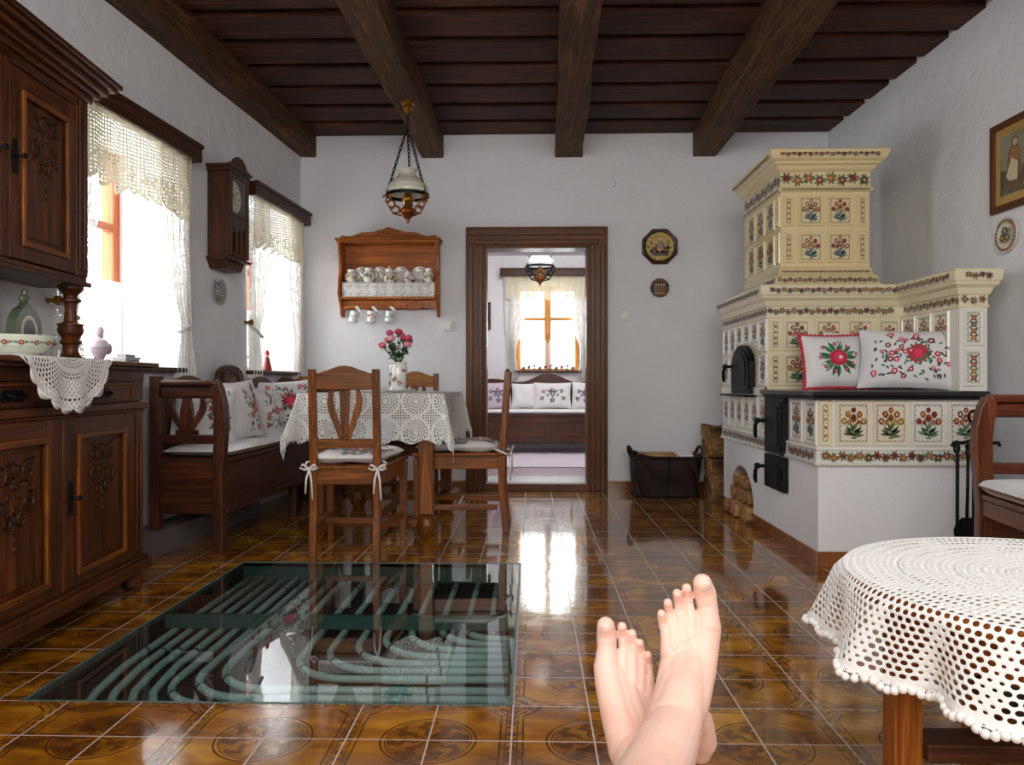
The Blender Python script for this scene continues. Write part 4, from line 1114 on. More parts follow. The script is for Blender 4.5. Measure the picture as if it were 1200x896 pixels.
def make_chair(name, label, crest_mat=None):
    t = thing(name, label, 'chair', (0, 0, 0))
    def p(m, nm, mat=None, bev=.004): return m.build(nm, mat or M['chair'], t, bev=bev)
    bx, fx = .155, .2
    for s in (-1, 1):
        m = MB()      # rear post: splayed foot, straight to the seat, raked back
        prof = [(-.04, 0), (.0, 0), (.024, .25), (.028, .42), (.022, .5), (-.012, .93), (-.045, .93), (-.014, .5), (-.014, .42), (-.014, .25)]
        m.prism(prof, .036, O=(s * bx - .018, 0, 0), A=(0, 1, 0), B=(0, 0, 1)); p(m, 'rear_leg')
        m = MB(); m.bar((s * fx, .485, .43), (s * fx, .49, 0), .044, .044, (0, 1, 0), w2=.03, h2=.03); p(m, 'front_leg')
        m = MB(); m.bar((s * (bx + .003), .03, .15), (s * (fx - .002), .475, .15), .02, .032); p(m, 'side_stretcher')
        m = MB(); m.bar((s * (bx + .004), .025, .408), (s * fx, .465, .408), .022, .075); p(m, 'seat_rail')
    m = MB(); m.bar((-.18, .26, .15), (.18, .26, .15), .02, .03); p(m, 'cross_stretcher')
    m = MB(); m.bar((-bx, .008, .408), (bx, .008, .408), .024, .075); p(m, 'seat_rail')
    m = MB(); m.bar((-fx, .487, .408), (fx, .487, .408), .022, .075); p(m, 'seat_rail')
    m = MB(); m.prism([(-.18, -.01), (.18, -.01), (.225, .515), (-.225, .515)], .018, O=(0, 0, .444), A=(1, 0, 0), B=(0, 1, 0)); p(m, 'seat', bev=.006)
    def yb(z): return .006 - .034 * (z - .5) / .43
    m = MB()
    pts = []
    for k in range(25):
        x = -.138 + .276 * k / 24; q = abs(x) / .138
        pts.append((x, .915 + .032 * (cos(q * pi) * .5 + .5) ** 1.2 - .004 * (q > .8)))
    m.prism([(-.138, .83), (.138, .83)] + pts[::-1], .024, O=(0, yb(.88) + .012, 0), A=(1, 0, 0), B=(0, 0, 1)); p(m, 'crest_rail', crest_mat)
    m = MB(); m.bar((-.14, yb(.58), .57), (.14, yb(.58), .57), .022, .045); p(m, 'lower_back_rail')
    for s in (-1, 0, 1):
        m = MB(); L_, Rr = [], []
        for k in range(15):
            q = k / 14; z = .585 + .255 * q
            if s == 0: c_, w_ = 0, .012 + .004 * (1 - q) + .017 * max(0, q - .15) ** .8
            else: c_, w_ = s * (.018 + .052 * sin(min(1, q * 1.25) * pi / 2) ** 1.6 - .006 * max(0, q - .8) * 5), .011 + .006 * sin(pi * q)
            L_.append((c_ - w_, z)); Rr.append((c_ + w_, z))
        m.prism(L_ + Rr[::-1], .012, O=(0, yb(.7) + .006, 0), A=(1, 0, 0), B=(0, 0, 1)); p(m, 'splat', bev=.002)
    if crest_mat:
        m = MB(); carve(m, (0, yb(.88) - .012, .876), (1, 0, 0), (0, 0, 1), .2, .062, .004)
        o = m.build('carving', crest_mat, t)
    return t
def place(t, x, y, rz, label=None):
    t.location = (x, y, 0); t.rotation_euler = (0, 0, rz)
    if label: t['label'] = label
    return t
chA = make_chair('dining_chair', 'wooden splat-back dining chair in front of the lace table, back towards the viewer')
chB = copy_tree(chA); chC = make_chair('dining_chair', 'dining chair with a carved crest rail behind the lace table', M['chaircarve'])
place(chA, -.905, 3.705, 0); place(chB, -.168, 4.575, pi / 2, 'wooden dining chair seen side-on at the right end of the lace table'); place(chC, -.862, 5.63, pi)
for c in (chA, chB, chC): c['group'] = 'dining chairs'
def seat_cushion(t, label, pat):
    W = frame_of(t); m = MB(); m.M = W
    def s(u, v, sg):
        a, c = 2 * u - 1, 2 * v - 1; k = max(0, 1 - abs(a) ** 5) ** .5 * max(0, 1 - abs(c) ** 5) ** .5
        w = .165 + .04 * v
        return Vector((a * w, .03 + .47 * v, .494 + sg * .032 * k * (1 + .25 * sin(u * 9) * sin(v * 8)) + (0 if sg > 0 else 0)))
    m.col = (226, 222, 220)
    m.grid(lambda u, v: s(u, v, 1), 22, 24); m.grid(lambda u, v: s(u, v, -1), 22, 24)
    def draw(pts, c, lay=1):
        vs = [s(min(.97, max(.03, x + .5)), min(.97, max(.03, y + .5)), 1) + Vector((0, 0, .002 + .001 * lay)) for x, y in pts]; m.poly(vs, c)
    for k in range(pat):
        x, y = R.uniform(-.42, .42), R.uniform(-.42, .42)
        for j in range(3): draw(leaf(x, y, .2, .07, R.uniform(0, 6.28)), R.choice(((120, 124, 116), (90, 96, 100), (150, 120, 110), (70, 100, 80))), 1)
        if k % 2: blossom(draw, x, y, .065, R.choice(((176, 70, 66), (150, 90, 110), (190, 110, 90))), (216, 180, 160), 5)
    o = tag(m.build('chair_cushion', M['linen']), label, 'cushion', 'tied cushions on the dining chairs')
    OW = Matrix.Translation(o.location)
    for sx in (-1, 1):
        m = MB(); m.M = W; x, y, z = sx * .165, -.032, .452
        m.tube([(x * .9, .06, .485), (x + sx * .03, .02, .475), (x + sx * .026, -.02, z + .006), (x, y, z), (x - sx * .02, -.02, z), (x - sx * .02, .03, .48)], .006, 6)
        for d in (-1, 1):
            m.tube([(x, y - .005, z), (x + d * .03, y - .02, z + .022), (x + d * .042, y - .015, z + .004), (x + d * .02, y - .01, z - .006), (x, y - .008, z)], .0055, 6)
            m.tube([(x, y - .006, z), (x + d * .012, y - .016, z - .05), (x + d * .018, y - .012, z - .12 - .03 * (d > 0))], .005, 6)
        m.build('tie', M['cord'], o, world=OW)
seat_cushion(chA, 'pale floral tied cushion on the chair in front of the lace table', 26)
seat_cushion(chB, 'red and grey floral cushion on the side-on chair right of the table', 44)
seat_cushion(chC, 'pale tied cushion on the carved chair behind the table', 20)

# vase, glass dish, roses
VX, VY, VZ = -.835, 4.78, TZ + .006
m = MB(); m.lathe([(0, 0), (.08, 0), (.105, .008), (.115, .016), (.112, .018), (.1, .01), (.07, .004), (0, .004)], (VX, VY, VZ), 32)
t_ = NT('pressed_glass'); M['dish'] = t_.done(t_.mixsh(.6, t_.bsdf((.85, .87, .86), .08, None), t_.transp()))
tag(m.build('glass_dish', M['dish']), 'shallow pressed-glass dish under the flower vase', 'dish')
m = MB((236, 234, 232)); m.lathe([(0, .006), (.05, .006), (.056, .012), (.046, .03), (.05, .07), (.058, .11), (.056, .15), (.05, .172), (.056, .185), (.05, .185), (.046, .17), (.05, .12), (.045, .05), (0, .02)], (VX, VY, VZ), 28)
for k in range(8):
    a = -pi / 2 + (k - 3.5) * .55; z = .055 + .075 * ((k * 3) % 4) / 3; c = Vector((VX + .0565 * cos(a), VY + .0565 * sin(a), VZ + z)); A = Vector((-sin(a), cos(a), 0)); d2 = on_plane(m, c, A, (0, 0, 1), .0012)
    for j in range(4): d2(leaf(0, 0, .022, .01, R.uniform(0, 6.28)), R.choice((GRN, DGRN, (130, 150, 120))), 1)
    blossom(d2, 0, 0, .011, R.choice(((196, 90, 100), (170, 60, 80), (210, 140, 130))), (240, 210, 190), 5)
tag(m.build('vase', M['porc']), 'white porcelain vase with painted flowers on the lace table', 'vase')
RC = [(214, 70, 108), (226, 110, 140), (236, 170, 180), (196, 44, 84), (232, 140, 150)]
for k in range(11):
    a = 2 * pi * k / 11 + .3; rr = .035 + .085 * ((k * 7) % 11) / 11; top = Vector((VX + rr * 1.05 * cos(a), VY + rr * .8 * sin(a), VZ + .275 + .085 * (1 - rr / .12) + .02 * (k % 3)))
    r = thing('rose', 'pink rose among the bouquet in the white vase on the lace table', 'flower', (VX, VY, VZ + .1), 0, 'roses in the vase'); W = frame_of(r)
    m = MB(); m.tube([(VX + .01 * cos(a), VY + .01 * sin(a), VZ + .05), (VX + .02 * cos(a), VY + .02 * sin(a), VZ + .19), top], .003, 6); m.build('stem', M['leafgreen'] if 'leafgreen' in M else M.setdefault('leafgreen', plain('leaf_green', (44, 96, 52), .5, .5, 40)), r, world=W)
    c1 = RC[k % 5]; m = MB(c1)
    for ring, (n, r0, tl) in enumerate(((6, .02, .2), (5, .014, .7), (3, .007, 1.1))):
        for j in range(n):
            b_ = 2 * pi * j / n + ring; rot = Matrix.Rotation(b_, 3, 'Z') @ Matrix.Rotation(.5 - .25 * ring, 3, 'Y')
            m.ell(top + Vector((cos(b_) * r0 * .8, sin(b_) * r0 * .8, .004 * ring)), (.007, .013, .016), 8, 6, col=tuple(max(0, min(255, x + R.randint(-18, 14))) for x in c1), rot=rot)
    m.build('blossom', M['paint'], r, world=W)
    m = MB((40, 92, 52))
    for j in range(9):
        b_ = a + R.uniform(-1.3, 1.3); q = Vector((VX, VY, VZ + .2)).lerp(top, R.uniform(.1, .85)); L = R.uniform(.035, .055)
        d = Vector((cos(b_), sin(b_), R.uniform(-.5, .5))).normalized(); s = d.cross(Z3).normalized(); n_ = Vector((0, 0, .006))
        col = R.choice(((40, 96, 54), (28, 74, 44), (62, 118, 66)))
        m.add([q, q + d * L * .35 + s * L * .3 + n_, q + d * L * .75 + s * L * .22, q + d * L, q + d * L * .75 - s * L * .22, q + d * L * .35 - s * L * .3 + n_], [(0, 1, 2, 3, 4, 5)], None, col)
    m.build('leaves', M['paint'], r, world=W)

# ================================================================== WALL SHELF, JUGS, MUGS
sh = thing('wall_shelf', 'carved pine wall shelf with lace edging on the wall above the lace table', 'shelf', (-1.131, 6.17, 1.39)); SW = frame_of(sh)
def sp(m, nm, mat=None, bev=.004): return m.build(nm, mat or M['shelf'], sh, bev=bev, world=SW)
SX0, SX1 = -1.53, -.735; SY = 6.0
for x in (SX0, SX1 - .022):
    pts = [(6.168, 1.39), (6.12, 1.385), (6.09, 1.41), (6.08, 1.46), (6.03, 1.52), (6.0, 1.56), (6.02, 1.66), (6.05, 1.75), (6.04, 1.85), (6.0, 1.97), (6.168, 1.97)]
    m = MB(); m.prism(pts, .022, O=(x, 0, 0), A=(0, 1, 0), B=(0, 0, 1)); sp(m, 'side_panel', bev=.003)
m = MB(); m.box(SX0 + .022, SX1 - .022, 6.155, 6.168, 1.45, 1.97); sp(m, 'back_panel')
m = MB(); m.box(SX0 - .02, SX1 + .02, SY - .01, 6.168, 1.985, 2.0); m.box(SX0 - .008, SX1 + .008, SY, 6.168, 1.965, 1.985); sp(m, 'cornice', bev=.005)
m = MB(); pts = []
for k in range(41):
    q = -1 + 2 * k / 40; z = 2.0 + .022 + .05 * (cos(q * pi) * .5 + .5) + .006 * sin(abs(q) * 14)
    if abs(q) < .16: z = max(z, 2.035 + .055 * sqrt(1 - (q / .16) ** 2))
    pts.append((-1.1325 + q * .38, z))
m.prism([(-1.5125, 2.0), (-.7525, 2.0)] + pts[::-1], .022, O=(0, 6.06, 0), A=(1, 0, 0), B=(0, 0, 1)); sp(m, 'crest')
m = MB(); m.tube([(-1.1325 + .05 * cos(a / 12 * 2 * pi), 6.036, 2.045 + .035 * sin(a / 12 * 2 * pi)) for a in range(12)], .007, 6, closed=True)
for k in range(6): m.ell((-1.1325 + .02 * cos(k * pi / 3), 6.036, 2.045 + .018 * sin(k * pi / 3)), (.014, .006, .012), 8, 5)
for s in (-1, 1):
    m.tube([(-1.1325 + s * (.065 + .026 * k), 6.036, 2.03 - .0035 * k + .006 * sin(k * 1.7)) for k in range(9)], [.007 - .0006 * k for k in range(9)], 6)
sp(m, 'crest_carving', M['chaircarve'], 0)
m = MB(); m.box(SX0 + .022, SX1 - .022, SY + .035, 6.155, 1.638, 1.654); sp(m, 'shelf_board')
m = MB(); m.box(SX0 + .022, SX1 - .022, SY + .01, 6.155, 1.52, 1.537); sp(m, 'shelf_board')
m = MB(); pts = [(SX0 + .022 + (SX1 - SX0 - .044) * k / 40, 1.442 + .012 * abs(sin(pi * k / 10))) for k in range(41)]
m.prism([(SX0 + .022, 1.52)] + [(SX1 - .022, 1.52)] + pts[::-1], -.02, O=(0, 6.09, 0), A=(1, 0, 0), B=(0, 0, 1)); sp(m, 'hook_rail')
hooks = [-1.385, -1.255, -1.11, -.985, -.86]
for x in hooks:
    m = MB(); m.tube([(x, 6.09, 1.485), (x, 6.06, 1.485), (x, 6.045, 1.475), (x, 6.045, 1.462), (x, 6.055, 1.458)], .004, 6); m.lathe([(0, 0), (.01, 0), (.008, .006), (0, .007)], (x, 6.09, 1.485), 10, (0, -1, 0)); sp(m, 'hook', M['brass'], 0)
m = MB()
def edg(u, v):
    x = SX0 + .03 + (SX1 - SX0 - .06) * u
    if v < .3: return (x, 6.14 - (6.14 - 6.03) * v / .3, 1.6555)
    w_ = (v - .3) / .7; hem = 1.545 - .012 * abs(sin(u * 24 * pi)); return (x, 6.03 - .003 + .004 * sin(u * 30) * w_, 1.6555 + (hem - 1.6555) * w_)
m.grid(edg, 200, 14, lambda u, v, p: (u * .8, v * .2, 0))
tag(m.build('shelf_lace', M['lace_shelf']), 'white lace edging laid over the board of the wall shelf', 'lace')
def jug(x, y, z, h, r, cols, label, lid=False, spout=True, handle=1):
    m = MB((238, 236, 230))
    m.lathe([(0, 0), (r * .6, 0), (r * .65, h * .04), (r * .95, h * .25), (r, h * .42), (r * .8, h * .65), (r * .55, h * .82), (r * .6, h), (r * .54, h), (r * .5, h * .84), (0, h * .5)], (x, y, z), 22)
    for k in range(5):
        a = -pi / 2 + R.uniform(-1, 1); zz = h * R.uniform(.25, .5); c = Vector((x + r * 1.01 * cos(a), y + r * 1.01 * sin(a), z + zz)); d2 = on_plane(m, c, (-sin(a), cos(a), 0), (0, 0, 1), .0012)
        for j in range(3): d2(leaf(0, 0, r * .5, r * .2, R.uniform(0, 6.28)), R.choice(((110, 130, 90), (90, 100, 80))), 1)
        blossom(d2, 0, 0, r * .24, R.choice(cols), YEL, 5)
    o = tag(m.build('jug', M['porc']), label, 'jug', 'jugs on the wall shelf')
    OW = Matrix.Translation(o.location)
    m = MB((236, 232, 224)); s = handle; m.tube([(x + s * r * .62, y, z + h * .9), (x + s * r * 1.25, y, z + h * .85), (x + s * r * 1.4, y, z + h * .6), (x + s * r * 1.2, y, z + h * .35), (x + s * r * .9, y, z + h * .3)], r * .1, 8); m.build('handle', M['porc'], o, world=OW)
    if spout:
        m = MB((238, 236, 230)); m.tube([(x - s * r * .8, y, z + h * .35), (x - s * r * 1.2, y, z + h * .6), (x - s * r * 1.45, y, z + h * .88)], [r * .25, r * .16, r * .11], 10); m.build('spout', M['porc'], o, world=OW)
    if lid:
        m = MB((236, 234, 226)); m.lathe([(r * .6, 0), (r * .5, r * .2), (r * .12, r * .32), (r * .16, r * .5), (0, r * .58)], (x, y, z + h), 18); m.build('lid', M['porc'], o, world=OW)
SZ_ = 1.6575
jug(-1.44, 6.09, SZ_, .105, .05, [(200, 160, 60), (180, 120, 50)], 'squat jug with yellow fruit at the left end of the wall shelf', spout=False)
jug(-1.3, 6.085, SZ_, .115, .05, [(196, 90, 80), (110, 120, 90)], 'white jug with a small red flower, second on the wall shelf')
jug(-1.135, 6.085, SZ_, .1, .055, [(206, 140, 80), (180, 100, 90)], 'pale lidded teapot in the middle of the wall shelf', lid=True)
jug(-.985, 6.08, SZ_, .085, .034, [(206, 120, 120)], 'small slim pink-flowered jug right of the teapot on the wall shelf', spout=False)
jug(-.82, 6.085, SZ_, .11, .046, [(100, 110, 120), (196, 150, 80)], 'grey-patterned jug at the right end of the wall shelf', spout=False, handle=-1)
for k, x in enumerate((-1.37, -1.22, -1.05, -.9)):
    m = MB((232, 232, 226)); n = 32; tl = Vector((0, -.96, .28)).normalized()
    c = Vector((x, 6.145, SZ_ + .068)); r_ = .066
    m.lathe([(0, .0), (r_ * .6, .0), (r_, .010), (r_, .013), (r_ * .6, .003), (0, .003)], c, n, tl)
    U = tl.orthogonal().normalized(); V_ = tl.cross(U); d2 = on_plane(m, c + tl * .012, U, V_, .001)
    for j in range(16): a = 2 * pi * j / 16; d2(leaf(r_ * .7 * cos(a), r_ * .7 * sin(a), .02, .012, a + 1), R.choice(((150, 170, 140), (180, 150, 120), (120, 140, 110))), 1)
    tag(m.build('plate', M['porc']), ('patterned plate standing behind the first and second jug on the shelf', 'patterned plate standing left behind the teapot on the shelf', 'patterned plate standing right behind the teapot on the shelf', 'patterned plate standing left of the grey jug on the shelf')[k], 'plate', 'plates on the wall shelf')
for x, c, lab in ((-1.385, (176, 180, 186), 'tilted grey-white mug, leftmost of three hanging under the wall shelf'), (-1.255, (200, 150, 110), 'white mug hanging between the two others under the wall shelf'), (-1.11, (120, 176, 168), 'white mug with a green motif, rightmost of three under the wall shelf')):
    m = MB((238, 238, 236)); z0 = 1.345; y0 = 6.06; tilt = .35 if x < -1.3 else .12
    A = Vector((sin(tilt), -.12, cos(tilt))).normalized(); O = Vector((x - .02 + (-.02 if tilt > .3 else 0), y0, z0))
    m.lathe([(0, 0), (.034, 0), (.037, .01), (.036, .08), (.038, .085), (.034, .085), (.033, .012), (0, .01)], O, 22, A)
    for k in range(4):
        a = -pi / 2 + (k - 1.5) * .5; cdir = Vector((cos(a), sin(a), 0)); d2 = on_plane(m, O + A * .045 + cdir * .039, (-sin(a), cos(a), 0), A, .001)
        for j in range(3): d2(leaf(0, 0, .02, .009, R.uniform(0, 6.28)), c, 1)
    o = tag(m.build('mug', M['porc']), lab, 'mug', 'mugs under the wall shelf')
    m = MB((236, 236, 234)); B3 = Vector((cos(tilt), 0, -sin(tilt)))
    top = Vector((x, 6.045, 1.463))
    m.tube([O + A * .07 + B3 * .034, O + A * .095 + B3 * .03, top + Vector((-.014, 0, -.002)), top + Vector((0, 0, .003)), top + Vector((.016, 0, -.012)), O + A * .06 + B3 * .075, O + A * .03 + B3 * .05, O + A * .025 + B3 * .035], .0055, 8)
    m.build('handle', M['porc'], o, world=Matrix.Translation(o.location))

# ================================================================== PENDANT LAMPS
def chain(m, p, q, sag=0, n=None, r=.0035, L=.03):
    p, q = Vector(p), Vector(q); n = n or max(2, int((q - p).length / (L * .8))); d = (q - p) / n; u = d.normalized(); s0 = u.orthogonal().normalized(); s1 = u.cross(s0)
    for k in range(n):
        c = p + d * (k + .5); s = s0 if k % 2 else s1; h = d.length * .62
        m.tube([c + u * h * cos(2 * pi * j / 10) + s * L * .26 * sin(2 * pi * j / 10) for j in range(10)], r, 5, closed=True)
def pendant(x, y, zb, ztop, sc, label, shade, anchor=None):
    """oil-lamp style pendant: zb bottom tip, ztop ceiling rose height"""
    r = thing('pendant_lamp', label, 'lamp', (x, y, zb)); W = frame_of(r); O = Vector((x, y, zb))
    def p(m, nm, mat): return m.build(nm, mat, r, world=W)
    a_ = Vector(anchor) if anchor else Vector((x, y, ztop))
    m = MB(); m.lathe([(.045, 0), (.045, -.012), (.03, -.03), (.034, -.04), (.02, -.06), (.008, -.075), (0, -.08)], a_, 20); p(m, 'ceiling_rose', M['brass'])
    hz = zb + .687 * sc
    m = MB(); chain(m, a_ - Vector((0, 0, .075)), (x, y, hz)); p(m, 'chain', M['iron'])
    Rr = .17 * sc; zr = zb + .22 * sc
    for k in range(3):
        t = 2 * pi * k / 3 - .5; m = MB(); chain(m, (x + .02 * cos(t), y + .02 * sin(t), hz), (x + Rr * cos(t), y + Rr * sin(t), zr)); p(m, 'chain', M['iron'])
        m = MB()
        for q in range(3):      # cast scroll bracket
            for s in (-1, 1):
                c = Vector((x, y, zr)) + Vector((cos(t), sin(t), 0)) * (Rr * (1 - .22 * q)) + Vector((0, 0, -.035 * sc - .04 * sc * q))
                m.tube([c + Vector((cos(t), sin(t), 0)) * (.028 * sc * cos(a)) + Vector((0, 0, .028 * sc * sin(a))) + Vector((-sin(t), cos(t), 0)) * s * .012 * sc for a in [j * .75 for j in range(8)]], .0055 * sc, 6)
        m.tube([(x + Rr * cos(t), y + Rr * sin(t), zr + .01), (x + Rr * 1.05 * cos(t), y + Rr * 1.05 * sin(t), zr - .06 * sc), (x + Rr * .7 * cos(t), y + Rr * .7 * sin(t), zb + .07 * sc), (x + Rr * .3 * cos(t), y + Rr * .3 * sin(t), zb + .06 * sc)], .006 * sc, 6)
        p(m, 'scroll_bracket', M['copper'] if sc < .9 else M['iron'])
    m = MB(); m.lathe([(Rr * .93, zr - zb - .008), (Rr * .97, zr - zb - .008), (Rr * .97, zr - zb + .016 * sc), (Rr * .93, zr - zb + .016 * sc)], O, 36); p(m, 'ring', M['iron'])
    m = MB(); m.lathe([(Rr * .95, .236 * sc), (Rr * .98, .26 * sc), (Rr * .9, .3 * sc), (Rr * .72, .335 * sc), (Rr * .5, .36 * sc), (Rr * .38, .385 * sc), (Rr * .36, .41 * sc), (Rr * .46, .425 * sc), (Rr * .43, .424 * sc), (Rr * .33, .405 * sc), (Rr * .35, .38 * sc), (Rr * .69, .33 * sc), (Rr * .87, .295 * sc), (Rr * .92, .24 * sc)], O, 40); p(m, 'shade', shade)
    m = MB(); m.lathe([(0, 0), (.008, .012), (.012, .03), (.03, .045), (.055, .07), (.06, .085), (.045, .1), (.03, .11)], O, 24); p(m, 'font', M['copper'])
    m = MB(); m.lathe([(.028, .11), (.022, .13), (.034, .15), (.038, .165), (.02, .18), (.02, .2), (0, .2)], O, 20); m.lathe([(.0, -.006), (.014, -.005), (.014, .005), (0, .006)], O + Vector((.04, 0, .16)), 12, (1, 0, 0)); p(m, 'burner', M['brass'])
    m = MB(); m.lathe([(.018, .19), (.03, .22), (.026, .28), (.018, .34), (.018, .4 * sc)], O, 20); p(m, 'chimney', M['glass'])
LX, LY = -.8, 4.93
pendant(LX, LY, 1.883, 2.673, .83, 'oil-lamp style pendant with cream glass shade hanging from a beam above the lace table', M['milk'], (LX, LY, 2.673))
pendant(.085, 8.0, 1.86, 2.85, .92, 'pendant lamp with clear white shade seen through the doorway', M['clearshade'])

# ================================================================== SWITCHES, PLAQUES, PICTURES
def switch(x, z, label):
    m = MB(); m.box(x - .042, x + .042, 6.15, 6.169, z - .042, z + .042); o = tag(m.build('light_switch', M['plastic'], bev=.004), label, 'switch')
    m = MB(); m.box(x - .026, x + .026, 6.14, 6.15, z - .028, z + .028); m.build('rocker', M['plastic'], o, bev=.003, world=Matrix.Translation(o.location))
switch(-.677, 1.316, 'white light switch left of the doorway, below the wall shelf')
switch(.745, 1.396, 'white light switch right of the doorway')
m = MB(); m.lathe([(0, .012), (.036, .011), (.04, .006), (.04, 0), (0, 0)], (.632, 6.169, 2.46), 28, (0, -1, 0)); tag(m.build('junction_cover', M['wall']), 'round plastered cover on the wall high right of the doorway', 'cover')
def pictured_disc(m, d2, r, bg, figs):
    d2(circ(0, 0, r, 32), bg, 1)
    for pts, c, l in figs: d2([(x * r, y * r) for x, y in pts], c, l)
pl = thing('wall_plaque', 'dark octagonal wooden plaque with a gilt round scene right of the doorway', 'plaque', (1.02, 6.17, 1.947)); W = frame_of(pl); c = Vector((1.02, 6.169, 1.947))
m = MB(); oc = [(.152 * cos(pi / 8 + k * pi / 4), .152 * sin(pi / 8 + k * pi / 4)) for k in range(8)]
m.prism(oc, .022, O=c, A=(1, 0, 0), B=(0, 0, 1)); m.lathe([(.14, .022), (.132, .03), (.12, .028), (.112, .022)], c, 32, (0, -1, 0)); m.build('frame', M['pelmet'], pl, bev=.004, world=W)
m = MB((170, 140, 60)); m.lathe([(0, .021), (.113, .021)], c, 32, (0, -1, 0), smooth=False)
d2 = on_plane(m, c + Vector((0, -.0215, 0)), (1, 0, 0), (0, 0, 1), .0006); r_ = .113
d2(circ(0, 0, .112, 32), (196, 164, 76), 1)
for k in range(60):
    a, q = R.uniform(0, 6.28), .112 * sqrt(R.random()); d2(circ(q * cos(a), q * sin(a), R.uniform(.004, .01), 6), R.choice(((150, 120, 50), (120, 96, 48), (214, 186, 110))), 2)
for k in range(26):
    x, y = R.uniform(-.07, .07), R.uniform(-.07, .0); d2(circ(x, y, R.uniform(.008, .018), 7, .2), R.choice(((70, 40, 36), (96, 60, 44), (140, 70, 50), (56, 36, 40))), 3)
d2([(-.03, -.01), (.0, .075), (.03, -.01)], (150, 130, 110), 4); d2(circ(0, .06, .014, 10), (210, 176, 140), 5); d2([(-.075, -.05), (.075, -.05), (.05, -.075), (-.05, -.075)], (60, 36, 34), 4)
for x in (-.045, .048): d2(circ(x, .005, .012, 8), (206, 160, 120), 5); d2([(x - .018, -.04), (x, .0), (x + .018, -.04)], (110, 60, 56), 4)
m.build('medallion', M['paint'], pl, world=W)
m = MB((70, 54, 44)); c = Vector((1.02, 6.169, 1.618)); m.lathe([(0, .004), (.05, .004), (.068, .014), (.076, .018), (.076, .012), (.05, 0), (0, 0)], c, 32, (0, -1, 0), col=(84, 66, 50))
d2 = on_plane(m, c + Vector((0, -.0175, 0)), (1, 0, 0), (0, 0, 1), .0005); d2(circ(0, 0, .055, 24), (60, 46, 44), 1)
for k in range(18): a = 2 * pi * k / 18; d2(circ(.064 * cos(a), .064 * sin(a), .008, 6), R.choice(((150, 120, 60), (60, 44, 40), (120, 90, 60))), 1)
for x, cc in ((-.03, (90, 110, 90)), (-.01, (150, 60, 50)), (.012, (130, 50, 60)), (.032, (100, 80, 60))): d2([(x - .011, -.035), (x - .008, .015), (x + .008, .015), (x + .011, -.035)], cc, 2); d2(circ(x, .024, .008, 8), (206, 166, 130), 3)
d2([(-.045, -.04), (.045, -.04), (.03, -.05), (-.03, -.05)], (190, 150, 60), 3)
tag(m.build('wall_plate', M['porc']), 'small dark round plate with figures below the octagonal plaque', 'plate')
# framed picture and plate on the right wall (local frame of that wall, -x into the room)
def on_wr(m): m.v = [WR @ p for p in m.v]; return m
p0 = 4.07 - 6.17; z0, z1 = 1.735, 2.19; pw = .36
fr_ = thing('framed_picture', 'framed old print of a woman in a shawl and apron on the right wall', 'picture', WR @ Vector((0, p0 - pw / 2, z0)), atan(KR)); W = frame_of(fr_)
for nm, a, c, e, f in (('frame_rail', p0 - pw, p0, z0, z0 + .035), ('frame_rail', p0 - pw, p0, z1 - .035, z1), ('frame_stile', p0 - .035, p0, z0 + .035, z1 - .035), ('frame_stile', p0 - pw, p0 - pw + .035, z0 + .035, z1 - .035)):
    m = MB(); m.box(-.022, -.001, a, c, e, f); on_wr(m).build(nm, M['door'], fr_, bev=.004, world=W)
m = MB((206, 160, 86)); m.box(-.01, -.001, p0 - pw + .035, p0 - .035, z0 + .035, z1 - .035)
d2 = on_plane(m, (-.01, p0 - pw / 2, (z0 + z1) / 2), (0, -1, 0), (0, 0, 1), .0006)
d2([(-.105, -.15), (.105, -.15), (.105, .15), (-.105, .15)], (150, 146, 116), 1); d2([(-.105, -.15), (.105, -.15), (.105, -.04), (-.105, -.02)], (84, 88, 60), 2)
for k in range(60): d2(circ(R.uniform(-.1, .1), R.uniform(-.145, -.03), R.uniform(.006, .014), 6), R.choice(((70, 80, 50), (110, 104, 70), (56, 60, 44))), 3)
d2([(-.06, -.12), (.07, -.12), (.05, .05), (.03, .09), (-.02, .09), (-.045, .04)], (110, 70, 48), 4); d2([(-.055, -.06), (-.015, .03), (.035, .0), (.03, -.09), (-.03, -.085)], (220, 204, 170), 5)
d2(circ(.01, .105, .028, 12), (120, 76, 50), 5); d2(circ(.014, .1, .019, 12), (214, 170, 136), 6); d2([(-.04, .04), (-.01, .075), (.04, .07), (.06, .01), (.0, .02)], (160, 104, 62), 6)
d2([(-.03, -.145), (-.02, -.12), (-.005, -.12), (-.005, -.145)], (80, 50, 40), 5); d2([(.03, -.145), (.03, -.12), (.045, -.12), (.05, -.145)], (80, 50, 40), 5)
on_wr(m).build('print', M['paint'], fr_, world=W)
m = MB(); m.box(-.014, -.012, p0 - pw + .035, p0 - .035, z0 + .035, z1 - .035); on_wr(m).build('pane', M['glass'], fr_, world=W)
m = MB((222, 214, 196)); c = Vector((-.001, 3.965 - 6.17 - .02, 1.61)); m.lathe([(0, .006), (.06, .006), (.08, .016), (.09, .02), (.09, .014), (.06, 0), (0, 0)], c, 36, (-1, 0, 0), col=(226, 220, 206))
d2 = on_plane(m, c + Vector((-.0195, 0, 0)), (0, -1, 0), (0, 0, 1), .0006)
for k in range(26): a = 2 * pi * k / 26; d2(circ(.074 * cos(a), .074 * sin(a), .009, 7), R.choice(((150, 120, 50), (110, 90, 50), (170, 70, 50), (80, 96, 60))), 1)
for x, y, r_, cc in ((0, .02, .024, (44, 60, 84)), (-.02, -.012, .02, (150, 50, 50)), (.02, -.014, .018, (60, 100, 70)), (0, -.03, .014, (180, 110, 60))): blossom(d2, x, y, r_, cc, YEL, 6); d2(leaf(x, y, .04, .016, R.uniform(0, 6)), GRN, 2)
